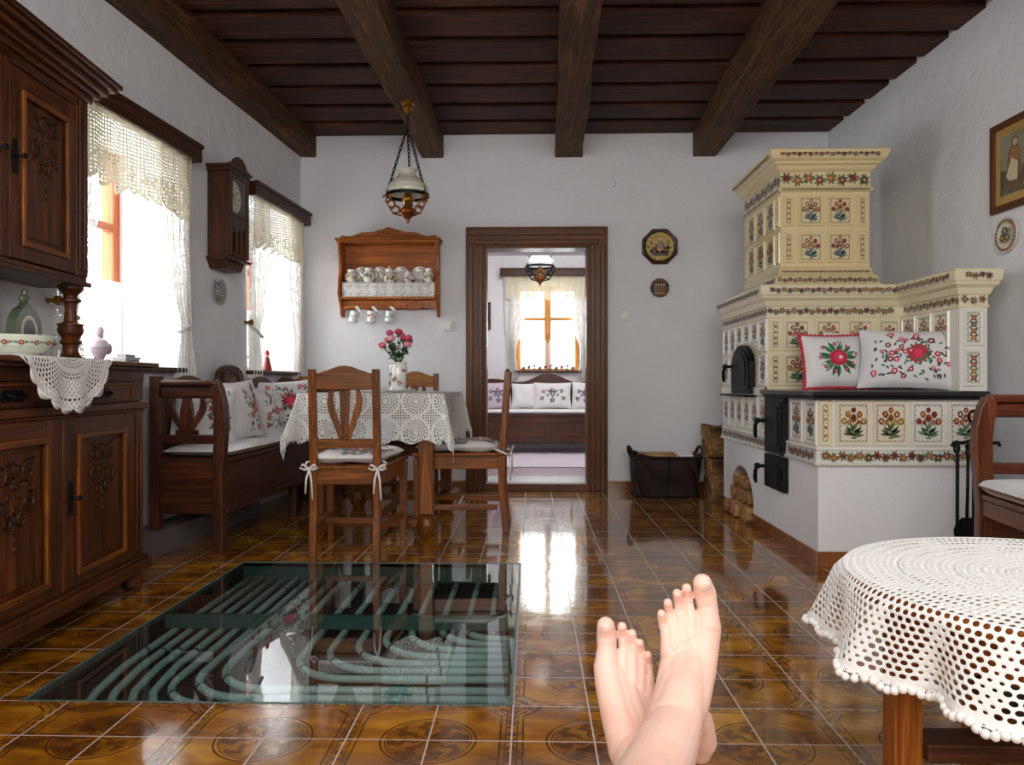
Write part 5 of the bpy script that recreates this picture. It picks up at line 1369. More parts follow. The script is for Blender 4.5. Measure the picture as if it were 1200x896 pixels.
tag(on_wr(m).build('wall_plate', M['porc']), 'flower-painted plate on the right wall below the framed picture', 'plate')
# small picture in the room beyond
sp2 = thing('framed_picture', 'small dark-framed picture in the room beyond the doorway', 'picture', (-.61, 9.5, 1.5)); W = frame_of(sp2)
m = MB(); x0, x1, z0, z1 = -.7, -.51, 1.51, 1.85
for a, c, e, f in ((x0, x1, z0, z0 + .03), (x0, x1, z1 - .03, z1), (x0, x0 + .03, z0 + .03, z1 - .03), (x1 - .03, x1, z0 + .03, z1 - .03)): m.box(a, c, 9.475, 9.499, e, f)
m.build('frame', M['pelmet'], sp2, bev=.003, world=W)
m = MB((170, 150, 110)); m.box(x0 + .03, x1 - .03, 9.488, 9.499, z0 + .03, z1 - .03); d2 = on_plane(m, ((x0 + x1) / 2, 9.488, (z0 + z1) / 2), (1, 0, 0), (0, 0, 1))
for k in range(24): d2(circ(R.uniform(-.05, .05), R.uniform(-.12, .12), .02, 7, .2), R.choice(((90, 80, 60), (60, 70, 60), (140, 110, 80), (190, 170, 130))), 1)
m.build('print', M['paint'], sp2, world=W)

# ================================================================== ROOM BEYOND: bench, pillows, rug
b2 = thing('storage_bench', 'panelled wooden bench with a curved back in the room beyond the doorway', 'bench', (.2, 9.0, .05)); W = frame_of(b2)
def q_(m, nm, mat=None, bev=.005): return m.build(nm, mat or M['bench'], b2, bev=bev, world=W)
X0, X1, YF, YB = -.6, 1.0, 8.86, 9.33
m = MB(); m.box(X0, X1, YF, YF + .03, .16, .47)
m.box(X0, X1, YF - .008, YF, .4, .465); m.box(X0, X1, YF - .008, YF, .16, .225)
for a, c in ((X0, X0 + .08), (.15, .27), (X1 - .08, X1)): m.box(a, c, YF - .008, YF, .225, .4)
q_(m, 'front_panel')
for x in (X0, X1 - .03): m = MB(); m.box(x, x + .03, YF + .03, YB, .16, .47); q_(m, 'side_panel')
m = MB(); m.box(X0 - .01, X1 + .01, YF - .015, YB, .47, .492); q_(m, 'seat_lid')
for x in (X0, X1 - .06):
    for y in (YF, YB - .06): m = MB(); m.box(x, x + .06, y, y + .06, .05, .16); q_(m, 'leg')
m = MB(); pts = []
for k in range(49):
    q = -1 + 2 * k / 48; z = .885 + .02 * cos(q * 7.5); d = abs(q) / .42
    if d < 1: z = max(z, .87 + .105 * (cos(d * pi) * .5 + .5))
    pts.append((.2 + q * .8, z))
m.prism([(X0, .49), (X1, .49)] + pts[::-1], -.03, O=(0, YB - .03, 0), A=(1, 0, 0), B=(0, 0, 1)); q_(m, 'backrest')
m = MB(); pad(m, X0 + .01, X1 - .01, YF - .03, YB - .07, .493, .545, 40, 12); tag(m.build('bench_cushion', M['white'], weld=True), 'white seat pad on the bench beyond the doorway', 'cushion')
G2 = 'pillows on the bench beyond the doorway'
put_pillow((-.405, 9.15, .705), (.1, -.95, .25), .33, .33, .12, 'mauve embroidered pillow half hidden by the chair, leftmost beyond the doorway', emb_mauve, G2, roll=.05, col=(206, 190, 204))
put_pillow((-.09, 9.17, .7), (0, -.95, .25), .31, .31, .12, 'plain white pillow second from the left beyond the doorway', None, G2, mat=M['white'])
put_pillow((.245, 9.13, .705), (0, -.95, .25), .45, .32, .13, 'wide white pillow with symmetrical embroidery beyond the doorway', emb_mauve, G2)
put_pillow((.64, 9.15, .7), (-.05, -.95, .25), .34, .34, .12, 'white pillow with a mauve flower, rightmost beyond the doorway', emb_mauve, G2, roll=-.04)
m = MB(); m.grid(lambda u, v: (-.75 + 2.0 * u, 7.3 + 1.35 * v, .053 + .004 * sin(u * 40) * (v > .98) + .008), 40, 20); m.box(-.75, 1.25, 7.3, 8.65, .0505, .058)
tag(m.build('rug', M['rug']), 'pale lilac woven rug on the floor beyond the doorway', 'rug')

# ================================================================== LOG BASKET, STUMP
bk = thing('log_basket', 'dark leather log basket standing against the back wall right of the doorway', 'basket', (1.015, 5.88, 0)); W = frame_of(bk)
m = MB(); BX0, BX1, BY0, BY1, BH = .765, 1.265, 5.74, 6.05, .3
def bagwall(t, z):     # rounded rectangle outline
    w_, d_ = (BX1 - BX0) / 2 * (.96 + .05 * z), (BY1 - BY0) / 2 * (.95 + .06 * z)
    c, s = cos(t), sin(t); e = .28
    return Vector(((BX0 + BX1) / 2 + w_ * math.copysign(abs(c) ** e, c), (BY0 + BY1) / 2 + d_ * math.copysign(abs(s) ** e, s), 0))
def bag(u, v):
    p = bagwall(2 * pi * u, v); z = BH * v + (.012 * sin(2 * pi * u * 3 + 1) + .008 * sin(u * 40)) * v
    return p + Vector((.006 * sin(u * 30 + v * 5), .008 * sin(u * 50 + v * 7), z + .002))
m.grid(bag, 96, 14, None, None, True, True)
m.add([bag(k / 48, .02) for k in range(48)], [tuple(range(48))])
o = m.build('bag', M['leather'], bk, world=W); s_ = o.modifiers.new('solidify', 'SOLIDIFY'); s_.thickness = .012; s_.offset = -1
m = MB(); m.tube([bag(k / 96, 1) for k in range(96)], .012, 8, closed=True); m.build('rim', M['leather'], bk, world=W)
m = MB()
for k in range(12): m.tube([bag(.75 + .0, k / 11) + Vector((0, -.004, 0)) for k in range(12)], .005, 6); break
m.build('seam', M['iron'], bk, world=W)
for x, s in ((BX0, -1), (BX1, 1)):
    m = MB(); m.tube([(x - s * .015, 5.8, .26), (x + s * .012, 5.8, .33), (x + s * .02, 5.83, .365), (x + s * .024, 5.9, .375), (x + s * .02, 5.97, .365), (x + s * .012, 6.0, .33), (x - s * .015, 6.0, .26)], .012, 8); m.build('handle', M['leather'], bk, world=W)
for k in range(3):
    m = MB(); y = 5.8 + .08 * k; m.tube([(BX0 + .06, y, .268 + .012 * k), (BX1 - .17, y + .01, .268 + .012 * k)], .036, 12); tag(m.build('firewood', M['log']), 'pale split log lying in the dark leather basket', 'log', 'logs in the leather basket')
m = MB(); m.box(BX1 - .15, BX1 - .05, 5.79, 5.97, .2, .322); tag(m.build('newspaper', M['white'], bev=.01), 'white folded paper at the right end inside the leather basket', 'paper')
def rough_post(name, X, Y, z0, z1, w, d, mat, label, seed):
    m = MB()
    def fn(u, v):
        t = 2 * pi * u; c, s = cos(t), sin(t); q = 1 + .06 * sin(t * 3 + seed) + .05 * sin(v * 7 + t * 2 + seed) + .03 * sin(v * 17 + t * 5)
        return (X + w / 2 * math.copysign(abs(c) ** .5, c) * q, Y + d / 2 * math.copysign(abs(s) ** .5, s) * q, z0 + (z1 - z0) * v + .012 * sin(t * 2 + seed) * v)
    m.grid(fn, 40, 24, lambda u, v, p: (v, u * .5, 0), None, True, True); m.add([fn(k / 40, 1) for k in range(40)], [tuple(range(40))]); m.add([fn(k / 40, 0) for k in range(40)][::-1], [tuple(range(40))])
    return m
m = rough_post('', 1.375, 5.76, 0, .3, .16, .18, None, '', 1)
o = tag(m.build('log_stump', M['bark']), 'lower mottled brown stump between the leather basket and the stove', 'stump')
m = rough_post('', 1.365, 5.765, .318, .545, .19, .2, None, '', 2.4)
tag(m.build('log_stump', M['bark']), 'upper mottled brown stump stacked beside the tiled stove', 'stump')
# ================================================================== TILED STOVE
st = thing('tiled_stove', 'cream and white tiled stove with painted flower bouquets in the right corner', 'stove', (1.75, 4.5, 0)); W = frame_of(st)
def zp(m, nm, mat=None, bev=0, parent=None): return m.build(nm, mat or M['glaze'], parent or st, bev=bev, world=W)
XL, XI, YF0, YB0, YR0 = 1.345, 2.10, 3.645, 4.43, 5.42
CRE, TOW, WHT = (232, 220, 186), (228, 208, 158), (230, 227, 218)  # TOW holds the warm light on the tower in its tile colour
PG = ([(88, 128, 96), (64, 104, 80), (112, 142, 112)], [RED, (180, 76, 62), ORG, DRED])
PB = ([(92, 120, 128), (72, 100, 108), (104, 128, 104)], [RED, DRED, ORG, (160, 88, 76)])
PT = ([(106, 126, 112), (82, 104, 104), (120, 132, 96)], [(160, 78, 60), (182, 112, 70), DRED, (140, 78, 72)])
PALS = [PG, PB, PT, ([(92, 116, 60), (60, 84, 50)], [(186, 140, 60), (170, 90, 50), RED])]
FA, LA, UP = Vector((1, 0, 0)), Vector((0, -1, 0)), Vector((0, 0, 1))
def frustum(m, O, A, B, w, h, t, ch, col):
    N = A.cross(B); vs = []
    for (a, b, k) in ((w / 2, h / 2, 0), (w / 2 - ch * .3, h / 2 - ch * .3, t), (w / 2 - ch, h / 2 - ch, t), (w / 2 - ch * 1.5, h / 2 - ch * 1.5, t * .45)):
        vs += [O + A * sa * a + B * sb * b + N * k for sa, sb in ((-1, -1), (1, -1), (1, 1), (-1, 1))]
    fs = [(4 * l + i, 4 * l + (i + 1) % 4, 4 * l + 4 + (i + 1) % 4, 4 * l + 4 + i) for l in range(3) for i in range(4)] + [(12, 13, 14, 15)]
    m.add(vs, fs, None, col)
def tile(m, O, A, B, w, h, col, pal, ornate=True):
    O = Vector(O); t = .009; frustum(m, O, A, B, w, h, t, .013, col); N = A.cross(B)
    d2 = on_plane(m, O + N * (t * .45), A, B, .0007)
    dashes(d2, w - .044, h - .044, R.choice(((112, 84, 72), (96, 84, 76), (120, 70, 60))), .0032, .012)
    d3 = on_plane(m, O + N * t, A, B, .0005)
    if w < h * .62:
        lf, fl = pal
        for k in range(4):
            y = (-.36 + .24 * k) * (h - .05)
            for a in (.6, 2.5, 3.9, 5.4): d2(leaf(0, y, (w - .05) * .55, .012, a), R.choice(lf), 1)
            blossom(d2, 0, y, min(.014, (w - .04) * .26), R.choice(fl), YEL, 5)
    else:
        s = min(w, h) / 2 - .008
        bouquet(lambda p, c, l=1: d2([(x, y * (1.15 if w < h else .92)) for x, y in p], c, l), s, pal)
def frieze(m, O, A, L, h, pal, pitch=None):
    d2 = on_plane(m, O, A, UP, .0007); vine(d2, L, h, pal, pitch)
def sweep(m, path, prof, col, cap=False):
    """mitred moulding: outward is to the right of the path"""
    n = len(path); P = [Vector((p[0], p[1])) for p in path]; nr = []
    for i in range(n):
        ds = []
        if i: ds.append((P[i] - P[i - 1]).normalized())
        if i < n - 1: ds.append((P[i + 1] - P[i]).normalized())
        ns = [Vector((d.y, -d.x)) for d in ds]
        if len(ns) == 2:
            b = (ns[0] + ns[1]); k = 2 / b.length_squared; nr.append(b * k)
        else: nr.append(ns[0])
    for j in range(len(prof) - 1):
        for i in range(n - 1):
            q = []
            for (ii, jj) in ((i, j), (i + 1, j), (i + 1, j + 1), (i, j + 1)):
                o_, z = prof[jj]; p = P[ii] + nr[ii] * o_; q.append((p.x, p.y, z))
            m.add(q, [(0, 1, 2, 3)], None, col)
# plinth with the arched log niche
NY0, NY1 = 4.70, 5.24
m = MB(); m.box(XL, 2.12, YF0, YB0, 0, .478); m.box(XL, 2.24, YB0, NY0, 0, .478); m.box(XL, 2.24, NY1, YR0, 0, .478); m.box(1.86, 2.24, NY0, NY1, 0, .478); m.box(2.12, 2.235, 3.83, YB0, 0, .478)
arch = [((NY0 + NY1) / 2 + .27 * cos(pi * k / 20), .1 + .228 * sin(pi * k / 20)) for k in range(21)]
m.prism([(NY0, .478), (NY0, .1)] + arch[::-1][1:-1] + [(NY1, .1), (NY1, .478)], .515, O=(XL, 0, 0), A=(0, 1, 0), B=(0, 0, 1))
zp(m, 'plinth', M['wall'])
for nm, y0, y1 in (('skirting', YF0, NY0 + .0), ('skirting', NY1, YR0)):
    m = MB(); n = max(1, round((y1 - y0) / .2))
    for k in range(n): m.box(XL - .012, XL, y0 + (y1 - y0) * k / n + .001, y0 + (y1 - y0) * (k + 1) / n - .001, 0, .073)
    zp(m, nm, M['base'], .002)
m = MB()
for k in range(4): m.box(XL - .012 + .197 * k + .001, XL - .012 + .197 * (k + 1) - .001, YF0 - .012, YF0, 0, .073)
zp(m, 'skirting', M['base'], .002)
# base moulding with garland
PTH = [(XL, YR0), (XL, YF0), (2.12, YF0)]
m = MB(WHT); sweep(m, PTH, [(0, .476), (.022, .478), (.024, .488), (.016, .494), (.012, .545), (.016, .552), (.012, .562), (0, .568)], WHT)
frieze(m, Vector(((XL + 2.12) / 2, YF0 - .0155, .519)), FA, .76, .042, PG); frieze(m, Vector((XL - .0155, (YF0 + 4.03) / 2, .519)), LA, .36, .042, PB); frieze(m, Vector((XL - .0155, (4.4 + YR0) / 2, .519)), LA, .98, .042, PB)
zp(m, 'base_moulding')
# cooking block
m = MB(WHT); m.box(XL, 2.12, YF0, YB0, .478, .80)
tile(m, (1.378, YF0, .674), FA, UP, .062, .212, CRE, PALS[3])
for k in range(4): tile(m, (1.5075 + .173 * k, YF0, .674), FA, UP, .168, .212, (228, 220, 198) if k < 2 else WHT, PALS[(3, 3, 0, 0)[k]])
tile(m, (XL, 3.735, .674), LA, UP, .16, .212, WHT, PG); tile(m, (XL, 3.93, .674), LA, UP, .17, .212, WHT, PB)
zp(m, 'cooking_block')
m = MB(); m.box(XL - .045, 2.118, YF0 - .045, YB0 - .002, .80, .826)
p_ = zp(m, 'iron_top', M['plate'], .007)
m = MB(); m.box(XL - .03, 2.115, YF0 - .03, YB0, .786, .8); zp(m, 'iron_top_rim', M['iron'], .003)
# body
m = MB(CRE); m.box(XL, 2.24, YB0, YR0, .478, 1.41)
rows = ((1.136, .184), (.938, .184), (.68, .2))
for zc, h in rows[:2]:
    tile(m, (1.393, YB0, zc), FA, UP, .068, h, CRE, PT)
    for k in range(4): tile(m, (1.515 + .178 * k if k < 3 else 2.035, YB0, zc), FA, UP, .16 if k < 3 else .13, h, CRE, PALS[(k + int(zc * 9)) % 4])
for r_, (zc, h) in enumerate(rows):
    for k in range(6):
        yc = 4.50 + .168 * k
        if r_ == 1 and 4.62 < yc < 5.15: continue
        if r_ == 0 and 4.62 < yc < 5.15: tile(m, (XL, yc, zc + .03), LA, UP, .15, h - .06, WHT, PALS[k % 3])
        else: tile(m, (XL, yc, zc), LA, UP, .15, h, WHT, PALS[k % 3])
sweep(m, [(XL, YR0), (XL, YB0)], [(0, .785), (.014, .79), (.014, .835), (0, .842)], WHT)
zp(m, 'stove_body')
# wing along the right
m = MB(WHT); m.box(XI, 2.235, 3.83, YB0, .478, 1.41)
for zc, h in rows[:2]:
    for k in range(3): tile(m, (XI, 4.335 - .17 * k, zc), LA, UP, .155, h, (228, 222, 200), PALS[(k + 1) % 3])
    tile(m, (2.168, 3.83, zc), FA, UP, .1, h, WHT, PG)
zp(m, 'stove_wing')
# cornice around body and wing
PC = [(XL, YR0), (XL, YB0), (XI, YB0), (XI, 3.83), (2.235, 3.83), (2.235, YB0)]
m = MB(CRE); sweep(m, PC, [(0, 1.232), (.008, 1.236), (.008, 1.244), (.002, 1.248), (.002, 1.296), (.01, 1.3), (.014, 1.312), (.02, 1.33), (.036, 1.345), (.04, 1.358), (.046, 1.366), (.05, 1.41), (.044, 1.42), (-.06, 1.42)], CRE)
def friezes(z, off, h, pal, skip=0):
    frieze(m, Vector(((XL + XI) / 2 - .02, YB0 - off, z)), FA, XI - XL - .04, h, pal); frieze(m, Vector((XL - off, (YB0 + YR0) / 2, z)), LA, YR0 - YB0, h, pal)
    frieze(m, Vector((XI - off, (3.83 + YB0) / 2 - .02, z)), LA, .56, h, pal); frieze(m, Vector((2.168, 3.83 - off, z)), FA, .13, h, pal)
friezes(1.272, .003, .036, PT); friezes(1.389, .0485, .034, PT)
m.box(XL + .0, 2.23, YB0 + .02, YR0, 1.40, 1.419)
zp(m, 'cornice')
# tower
TXa, TXb, TYa, TYb = 1.468, 1.985, 4.57, 5.32
m = MB(TOW); m.box(TXa, TXb, TYa, TYb, 1.41, 2.19)
tr = ((1.876, .183), (1.66, .183))
for zc, h in tr:
    for xc, w_ in ((1.513, .066), (1.643, .152), (1.813, .152), (1.944, .062)): tile(m, (xc, TYa, zc), FA, UP, w_, h, TOW, PALS[1 if w_ > .1 else 2])
    tile(m, (TXa, 4.612, zc), LA, UP, .06, h, TOW, PT)
    for k in range(3): tile(m, (TXa, 4.76 + .2 * k, zc), LA, UP, .17, h, TOW, PALS[2])
    tile(m, (TXa, 5.285, zc), LA, UP, .06, h, TOW, PT)
zp(m, 'stove_tower')
PW = [(TXa, TYb), (TXa, TYa), (TXb, TYa), (TXb, TYb)]
m = MB(TOW); sweep(m, PW, [(0.05, 1.42), (.052, 1.44), (.04, 1.447), (.036, 1.482), (.03, 1.49), (.014, 1.505), (.01, 1.53), (.0, 1.548)], TOW)
frieze(m, Vector(((TXa + TXb) / 2, TYa - .039, 1.464)), FA, TXb - TXa + .06, .03, PT); frieze(m, Vector((TXa - .039, (TYa + TYb) / 2, 1.464)), LA, TYb - TYa, .03, PT)
frieze(m, Vector(((TXa + TXb) / 2, TYa - .013, 1.517)), FA, TXb - TXa, .014, PT)
zp(m, 'tower_base_moulding')
m = MB(TOW); sweep(m, PW, [(0, 1.985), (.014, 1.992), (.016, 2.008), (.004, 2.018), (.004, 2.104), (.014, 2.11), (.024, 2.122), (.03, 2.135), (.046, 2.145), (.05, 2.156), (.062, 2.162), (.072, 2.172), (.088, 2.216), (.08, 2.222), (-.1, 2.222)], TOW)
m.box(TXa, TXb, TYa, TYb, 2.19, 2.2215)
for (O1, O2), z, h in ((((TYa - .005), (TXa - .005)), 2.061, .062), (((TYa - .0805), (TXa - .0805)), 2.194, .032), ((TYa - .044, TXa - .044), 2.1505, .01), ((TYa - .0155, TXa - .0155), 2.0, .012)):
    e = .06 if z > 2.1 else 0
    frieze(m, Vector(((TXa + TXb) / 2, O1, z)), FA, TXb - TXa + e, h, PT if h < .05 else PG, h * 1.0); frieze(m, Vector((O2, (TYa + TYb) / 2, z)), LA, TYb - TYa + e, h, PT, h * 1.0)
zp(m, 'tower_cornice')
# iron doors on the left face (A runs towards the viewer)
def door_plate(nm, y0, y1, z0, z1, arched=False):
    m = MB(); yc = (y0 + y1) / 2; hw = (y1 - y0) / 2
    if arched: out = [(-hw, 0), (hw, 0), (hw, (z1 - z0) * .55)] + [(hw * cos(a), (z1 - z0) * (.55 + .45 * sin(a))) for a in [pi * k / 16 for k in range(1, 16)]] + [(-hw, (z1 - z0) * .55)]
    else: out = [(-hw, 0), (hw, 0), (hw, z1 - z0), (-hw, z1 - z0)]
    O = Vector((XL, yc, z0)); N = Vector((-1, 0, 0))
    m.prism(out, .03, O=O, A=LA, B=UP)
    c = Vector((0, (z1 - z0) / 2))
    inn = [((a) * .84, c.y + (b - c.y) * .84) for a, b in out]; m.prism(inn, .008, O=O + N * .03, A=LA, B=UP)
    inn = [((a) * .62, c.y + (b - c.y) * .66) for a, b in out]; m.prism(inn, .006, O=O + N * .038, A=LA, B=UP)
    d = zp(m, nm, M['iron'], .003)
    for zz in (z0 + (z1 - z0) * .2, z0 + (z1 - z0) * .75):
        h_ = MB(); h_.tube([(XL - .032, y0 + .015, zz - .025), (XL - .032, y0 + .015, zz + .025)], .009, 8); h_.build('hinge', M['iron'], d)
    h_ = MB(); yy, zz = y1 - .03, (z0 + z1) / 2 + .02
    h_.tube([(XL - .03, yy, zz), (XL - .07, yy + .01, zz)], .01, 8); h_.ell((XL - .075, yy + .01, zz), (.018, .022, .018), 10, 7)
    h_.tube([(XL - .075, yy + .012, zz), (XL - .08, yy + .03, zz - .03), (XL - .075, yy + .05, zz - .075), (XL - .07, yy + .05, zz - .1)], [.009, .011, .012, .008], 8)
    h_.build('latch', M['iron'], d)
door_plate('oven_door', 4.655, 5.11, .795, 1.1, True)
door_plate('fire_door', 4.06, 4.385, .478, .785)
door_plate('ash_door', 4.06, 4.385, .285, .468)
m = MB(); m.box(XL - .075, XL, 4.63, 5.22, .776, .789); zp(m, 'iron_ledge', M['iron'], .003)
# firewood in the niche: split billets, ends towards the room
def billet(x0, x1, y, z, r, k, rot):
    m = MB(); n = 7; pts = []
    for j in range(n):
        a = rot + (2 * pi if k % 3 == 0 else pi * .9) * j / (n if k % 3 == 0 else n - 1); pts.append((r * cos(a) * R.uniform(.9, 1.1), r * sin(a) * R.uniform(.9, 1.1)))
    lo = min(p[1] for p in pts); pts = [(a, b - lo) for a, b in pts]
    m.prism(pts, x1 - x0, O=(x0, y, z), A=(0, 1, 0), B=(0, 0, 1)); return m
spots = [(4.765, .0, .05, 0), (4.87, .0, .048, 1), (4.975, .0, .047, 3), (5.08, .0, .05, 0), (5.185, 0, .045, 3), (4.82, .098, .046, 0), (4.925, .095, .046, 3), (5.03, .096, .048, 1), (5.135, .1, .047, 0), (4.88, .185, .04, 0), (4.98, .186, .042, 3), (5.085, .19, .043, 0)]
for i, (y, z, r_, k) in enumerate(spots):
    m = billet((R.uniform(1.285, 1.32) if i < 5 else R.uniform(1.315, 1.345)), 1.72, y, z + .001, r_, k, R.uniform(0, .4) if k % 3 else R.uniform(0, 6))
    tag(m.build('firewood', M['log']), 'split firewood billet stacked in the arched niche of the stove', 'log', 'firewood in the stove niche')
# pillows on the iron top
GS = 'pillows on the stove bench'
put_pillow((1.825, 4.335, .985), (-.05, -.97, .2), .38, .34, .1, 'plain white pillow mostly hidden behind the wide rose pillow on the stove', None, GS, mat=M['white'])
put_pillow((1.63, 4.19, .978), (.02, -.96, .28), .345, .305, .13, 'square white pillow with a crimson crocheted edging on the stove top', emb_center, GS, trim=(196, 24, 64))
put_pillow((1.955, 4.03, .985), (-.36, -.88, .26), .49, .325, .13, 'wide white pillow with a large crimson rose on the stove top', emb_spread, GS, roll=-.03)
# fire irons
fs_ = thing('fire_iron_stand', 'black wrought-iron stand with fire tools in front of the stove', 'stand', (1.96, 3.46, 0)); W2_ = frame_of(fs_)
SXc, SYc = 1.96, 3.46
m = MB(); m.lathe([(0, .0), (.095, 0), (.095, .012), (.05, .03), (.015, .05), (0, .05)], (SXc, SYc, 0), 24); m.build('base', M['iron'], fs_, world=W2_)
m = MB(); m.tube([(SXc, SYc, .03), (SXc, SYc, .69)], .008, 8); m.tube([(SXc + .022 * cos(a), SYc, .715 + .026 * sin(a)) for a in [2 * pi * k / 14 for k in range(14)]], .007, 6, closed=True); m.lathe([(.008, .62), (.016, .635), (.008, .65)], (SXc, SYc, 0), 12); m.build('pole', M['iron'], fs_, world=W2_)
m = MB(); m.tube([(SXc - .105, SYc - .015, .585), (SXc - .095, SYc - .015, .6), (SXc - .05, SYc, .598), (SXc, SYc, .612), (SXc + .06, SYc, .598), (SXc + .1, SYc - .015, .6), (SXc + .105, SYc - .015, .585)], .008, 8); m.build('cross_arm', M['iron'], fs_, world=W2_)
GT = 'fire tools'
m = MB(); x = SXc - .085; m.tube([(x - .006, SYc - .022, .61), (x, SYc - .026, .6), (x, SYc - .024, .3), (x + .004, SYc - .02, .12), (x + .03, SYc - .02, .1)], .0075, 8); m.tube([(x + .012 * cos(a), SYc - .02, .575 + .02 * sin(a)) for a in [2 * pi * k / 10 for k in range(10)]], .005, 6, closed=True); tag(m.build('poker', M['iron']), 'black poker, leftmost tool hanging on the iron stand by the stove', 'poker', GT)
m = MB(); x = SXc - .035; m.tube([(x, SYc - .02, .585), (x - .004, SYc - .022, .4), (x - .006, SYc - .02, .26)], .007, 8); m.lathe([(.0, 0), (.014, .01), (.01, .03), (.014, .05), (0, .06)], (x, SYc - .02, .54), 10)
m.prism([(-.05, 0), (.05, 0), (.058, .05), (.045, .085), (.02, .105), (-.02, .105), (-.045, .085), (-.058, .05)], .006, O=(x - .006, SYc - .018, .165), A=(1, 0, 0), B=(0, 0, 1)); tag(m.build('fire_shovel', M['iron']), 'black fire shovel hanging in the middle of the iron stand', 'shovel', GT)
m = MB(); x = SXc + .045
for s in (-1, 1): m.tube([(x + s * .004, SYc - .022, .58), (x + s * .014, SYc - .024, .42), (x + s * .01, SYc - .022, .2), (x + s * .016, SYc - .022, .13)], .006, 8)
m.tube([(x + .016 * cos(a), SYc - .022, .6 + .02 * sin(a)) for a in [2 * pi * k / 10 for k in range(10)]], .005, 6, closed=True); tag(m.build('fire_tongs', M['iron']), 'black tongs, rightmost tool hanging on the iron stand by the stove', 'tongs', GT)

# ================================================================== BENCH AT THE RIGHT WALL (seen at its far arm)
bn = thing('bench', 'polished wooden bench with a curved arm post at the right edge, beside the fire tools', 'bench', (1.705, 3.02, 0), pi - .14)
BW = frame_of(bn); keep = M['bench']; M['bench'] = M['settee']; DB = .39; LB = 1.0
bn.scale = (1, 1, .935)
arm(0, False)
m = MB(); m.box(-.04, -.012, .055, LB, .385, .45); bp(m, 'front_rail')
m = MB(); m.box(-DB + .03, -.008, .056, LB, .452, .475); bp(m, 'seat', bev=.006)
m = MB(); m.box(-DB, -DB + .026, .05, LB, .55, .9); bp(m, 'backrest')
arm(LB - .055, False)
M['bench'] = keep
m = MB(); m.M = BW @ Matrix.Diagonal((1, 1, .935, 1)); pad(m, -DB + .035, .012, .06, LB - .06, .478, .548, 20, 40); tag(m.build('bench_cushion', M['white'], weld=True), 'white seat cushion on the bench at the right edge', 'cushion')

# ================================================================== ROUND TABLE WITH CROCHET CLOTH
CX, CY, RT, ZT = 1.03, 1.47, .405, .497
rt = thing('round_table', 'small round wooden table under a white crochet cloth in the right foreground', 'table', (CX, CY, 0)); RW = frame_of(rt)
m = MB(); m.lathe([(0, .455), (RT - .02, .455), (RT - .005, .462), (RT - .002, .48), (RT - .012, .492), (0, .492)], (CX, CY, 0), 64, smooth=False); m.build('tabletop', M['legwood'], rt, world=RW)
m = MB(); m.lathe([(RT - .1, .38), (RT - .075, .38), (RT - .075, .455), (RT - .1, .455)], (CX, CY, 0), 48); m.build('apron', M['legwood'], rt, world=RW)
for dx, dy in ((-.33, 0), (.33, 0), (0, -.33), (0, .33)):
    m = MB(); m.box(CX + dx - .026, CX + dx + .026, CY + dy - .026, CY + dy + .026, 0, .455); m.build('leg', M['legwood'], rt, bev=.003, world=RW)
m = MB(); m.box(CX - .304, CX + .304, CY - .045, CY + .03, .17, .205); m.build('stretcher', M['pelmet'], rt, bev=.004, world=RW)
m = MB(); m.box(CX - .035, CX + .035, CY - .304, CY - .046, .17, .203); m.build('stretcher', M['pelmet'], rt, bev=.004, world=RW)
m = MB(); m.box(CX - .035, CX + .035, CY + .031, CY + .304, .17, .203); m.build('stretcher', M['pelmet'], rt, bev=.004, world=RW)
RF = RT + .004
def crof(r, a):
    if r <= RF: return Vector((CX + r * cos(a), CY + r * sin(a), ZT + .0015 * sin(r * 260)))
    d = r - RF; k = d / .145
    out = RF + .012 * min(1, d / .02) + .028 * k + .028 * k * sin(a * 12 + .8 * sin(a * 3)) + .006 * k * sin(a * 29)
    z = ZT - d * (1 - .06 * k) + .004 * k * sin(a * 12 + 1)
    return Vector((CX + out * cos(a), CY + out * sin(a), z))
m = MB((240, 238, 234)); rings = []; r0 = .006; k = 0
while r0 < RF - .002:
    n = 24 if r0 < .05 else 48 if r0 < .11 else 84 if r0 < .2 else 120 if r0 < .3 else 168
    st_ = .0125; r1 = min(r0 + st_, RF)
    q = k % 8
    def hole(u, kk, q=q, r0=r0):
        if q == 0: return .25
        if r0 > RF - .03: return .6
        f = (u * 14 + kk * .06) % 1
        return .62 if f < .6 else .3
    rings.append((r0, r1, n, hole)); r0 = r1; k += 1
for j in range(11):
    def hole(u, kk, j=j):
        f = (u * 24 + j * .03) % 1
        if j < 1: return .72
        return .76 if f < .75 else .4
    rings.append((RF + .0122 * j, RF + .0122 * (j + 1), 168, hole))
rings += [(RF + .1342, RF + .143, 168, .0), (RF + .143, RF + .15, 168, .22)]
crochet(m, crof, rings)
for i in range(48):      # scalloped hem
    a0 = 2 * pi * i / 48; da = 2 * pi / 48
    for j in range(5):
        a = a0 + da * (j + .5) / 5; rr = RF + .1475 + .011 * sin(pi * (j + .5) / 5); p = crof(rr, a); m.ell(p, (.0058, .0058, .0048), 8, 5)
o = tag(m.build('crochet_cloth', M['yarn']), 'white crochet cloth with a scalloped hem on the small round table', 'tablecloth'); yarnify(o, .003, 1)

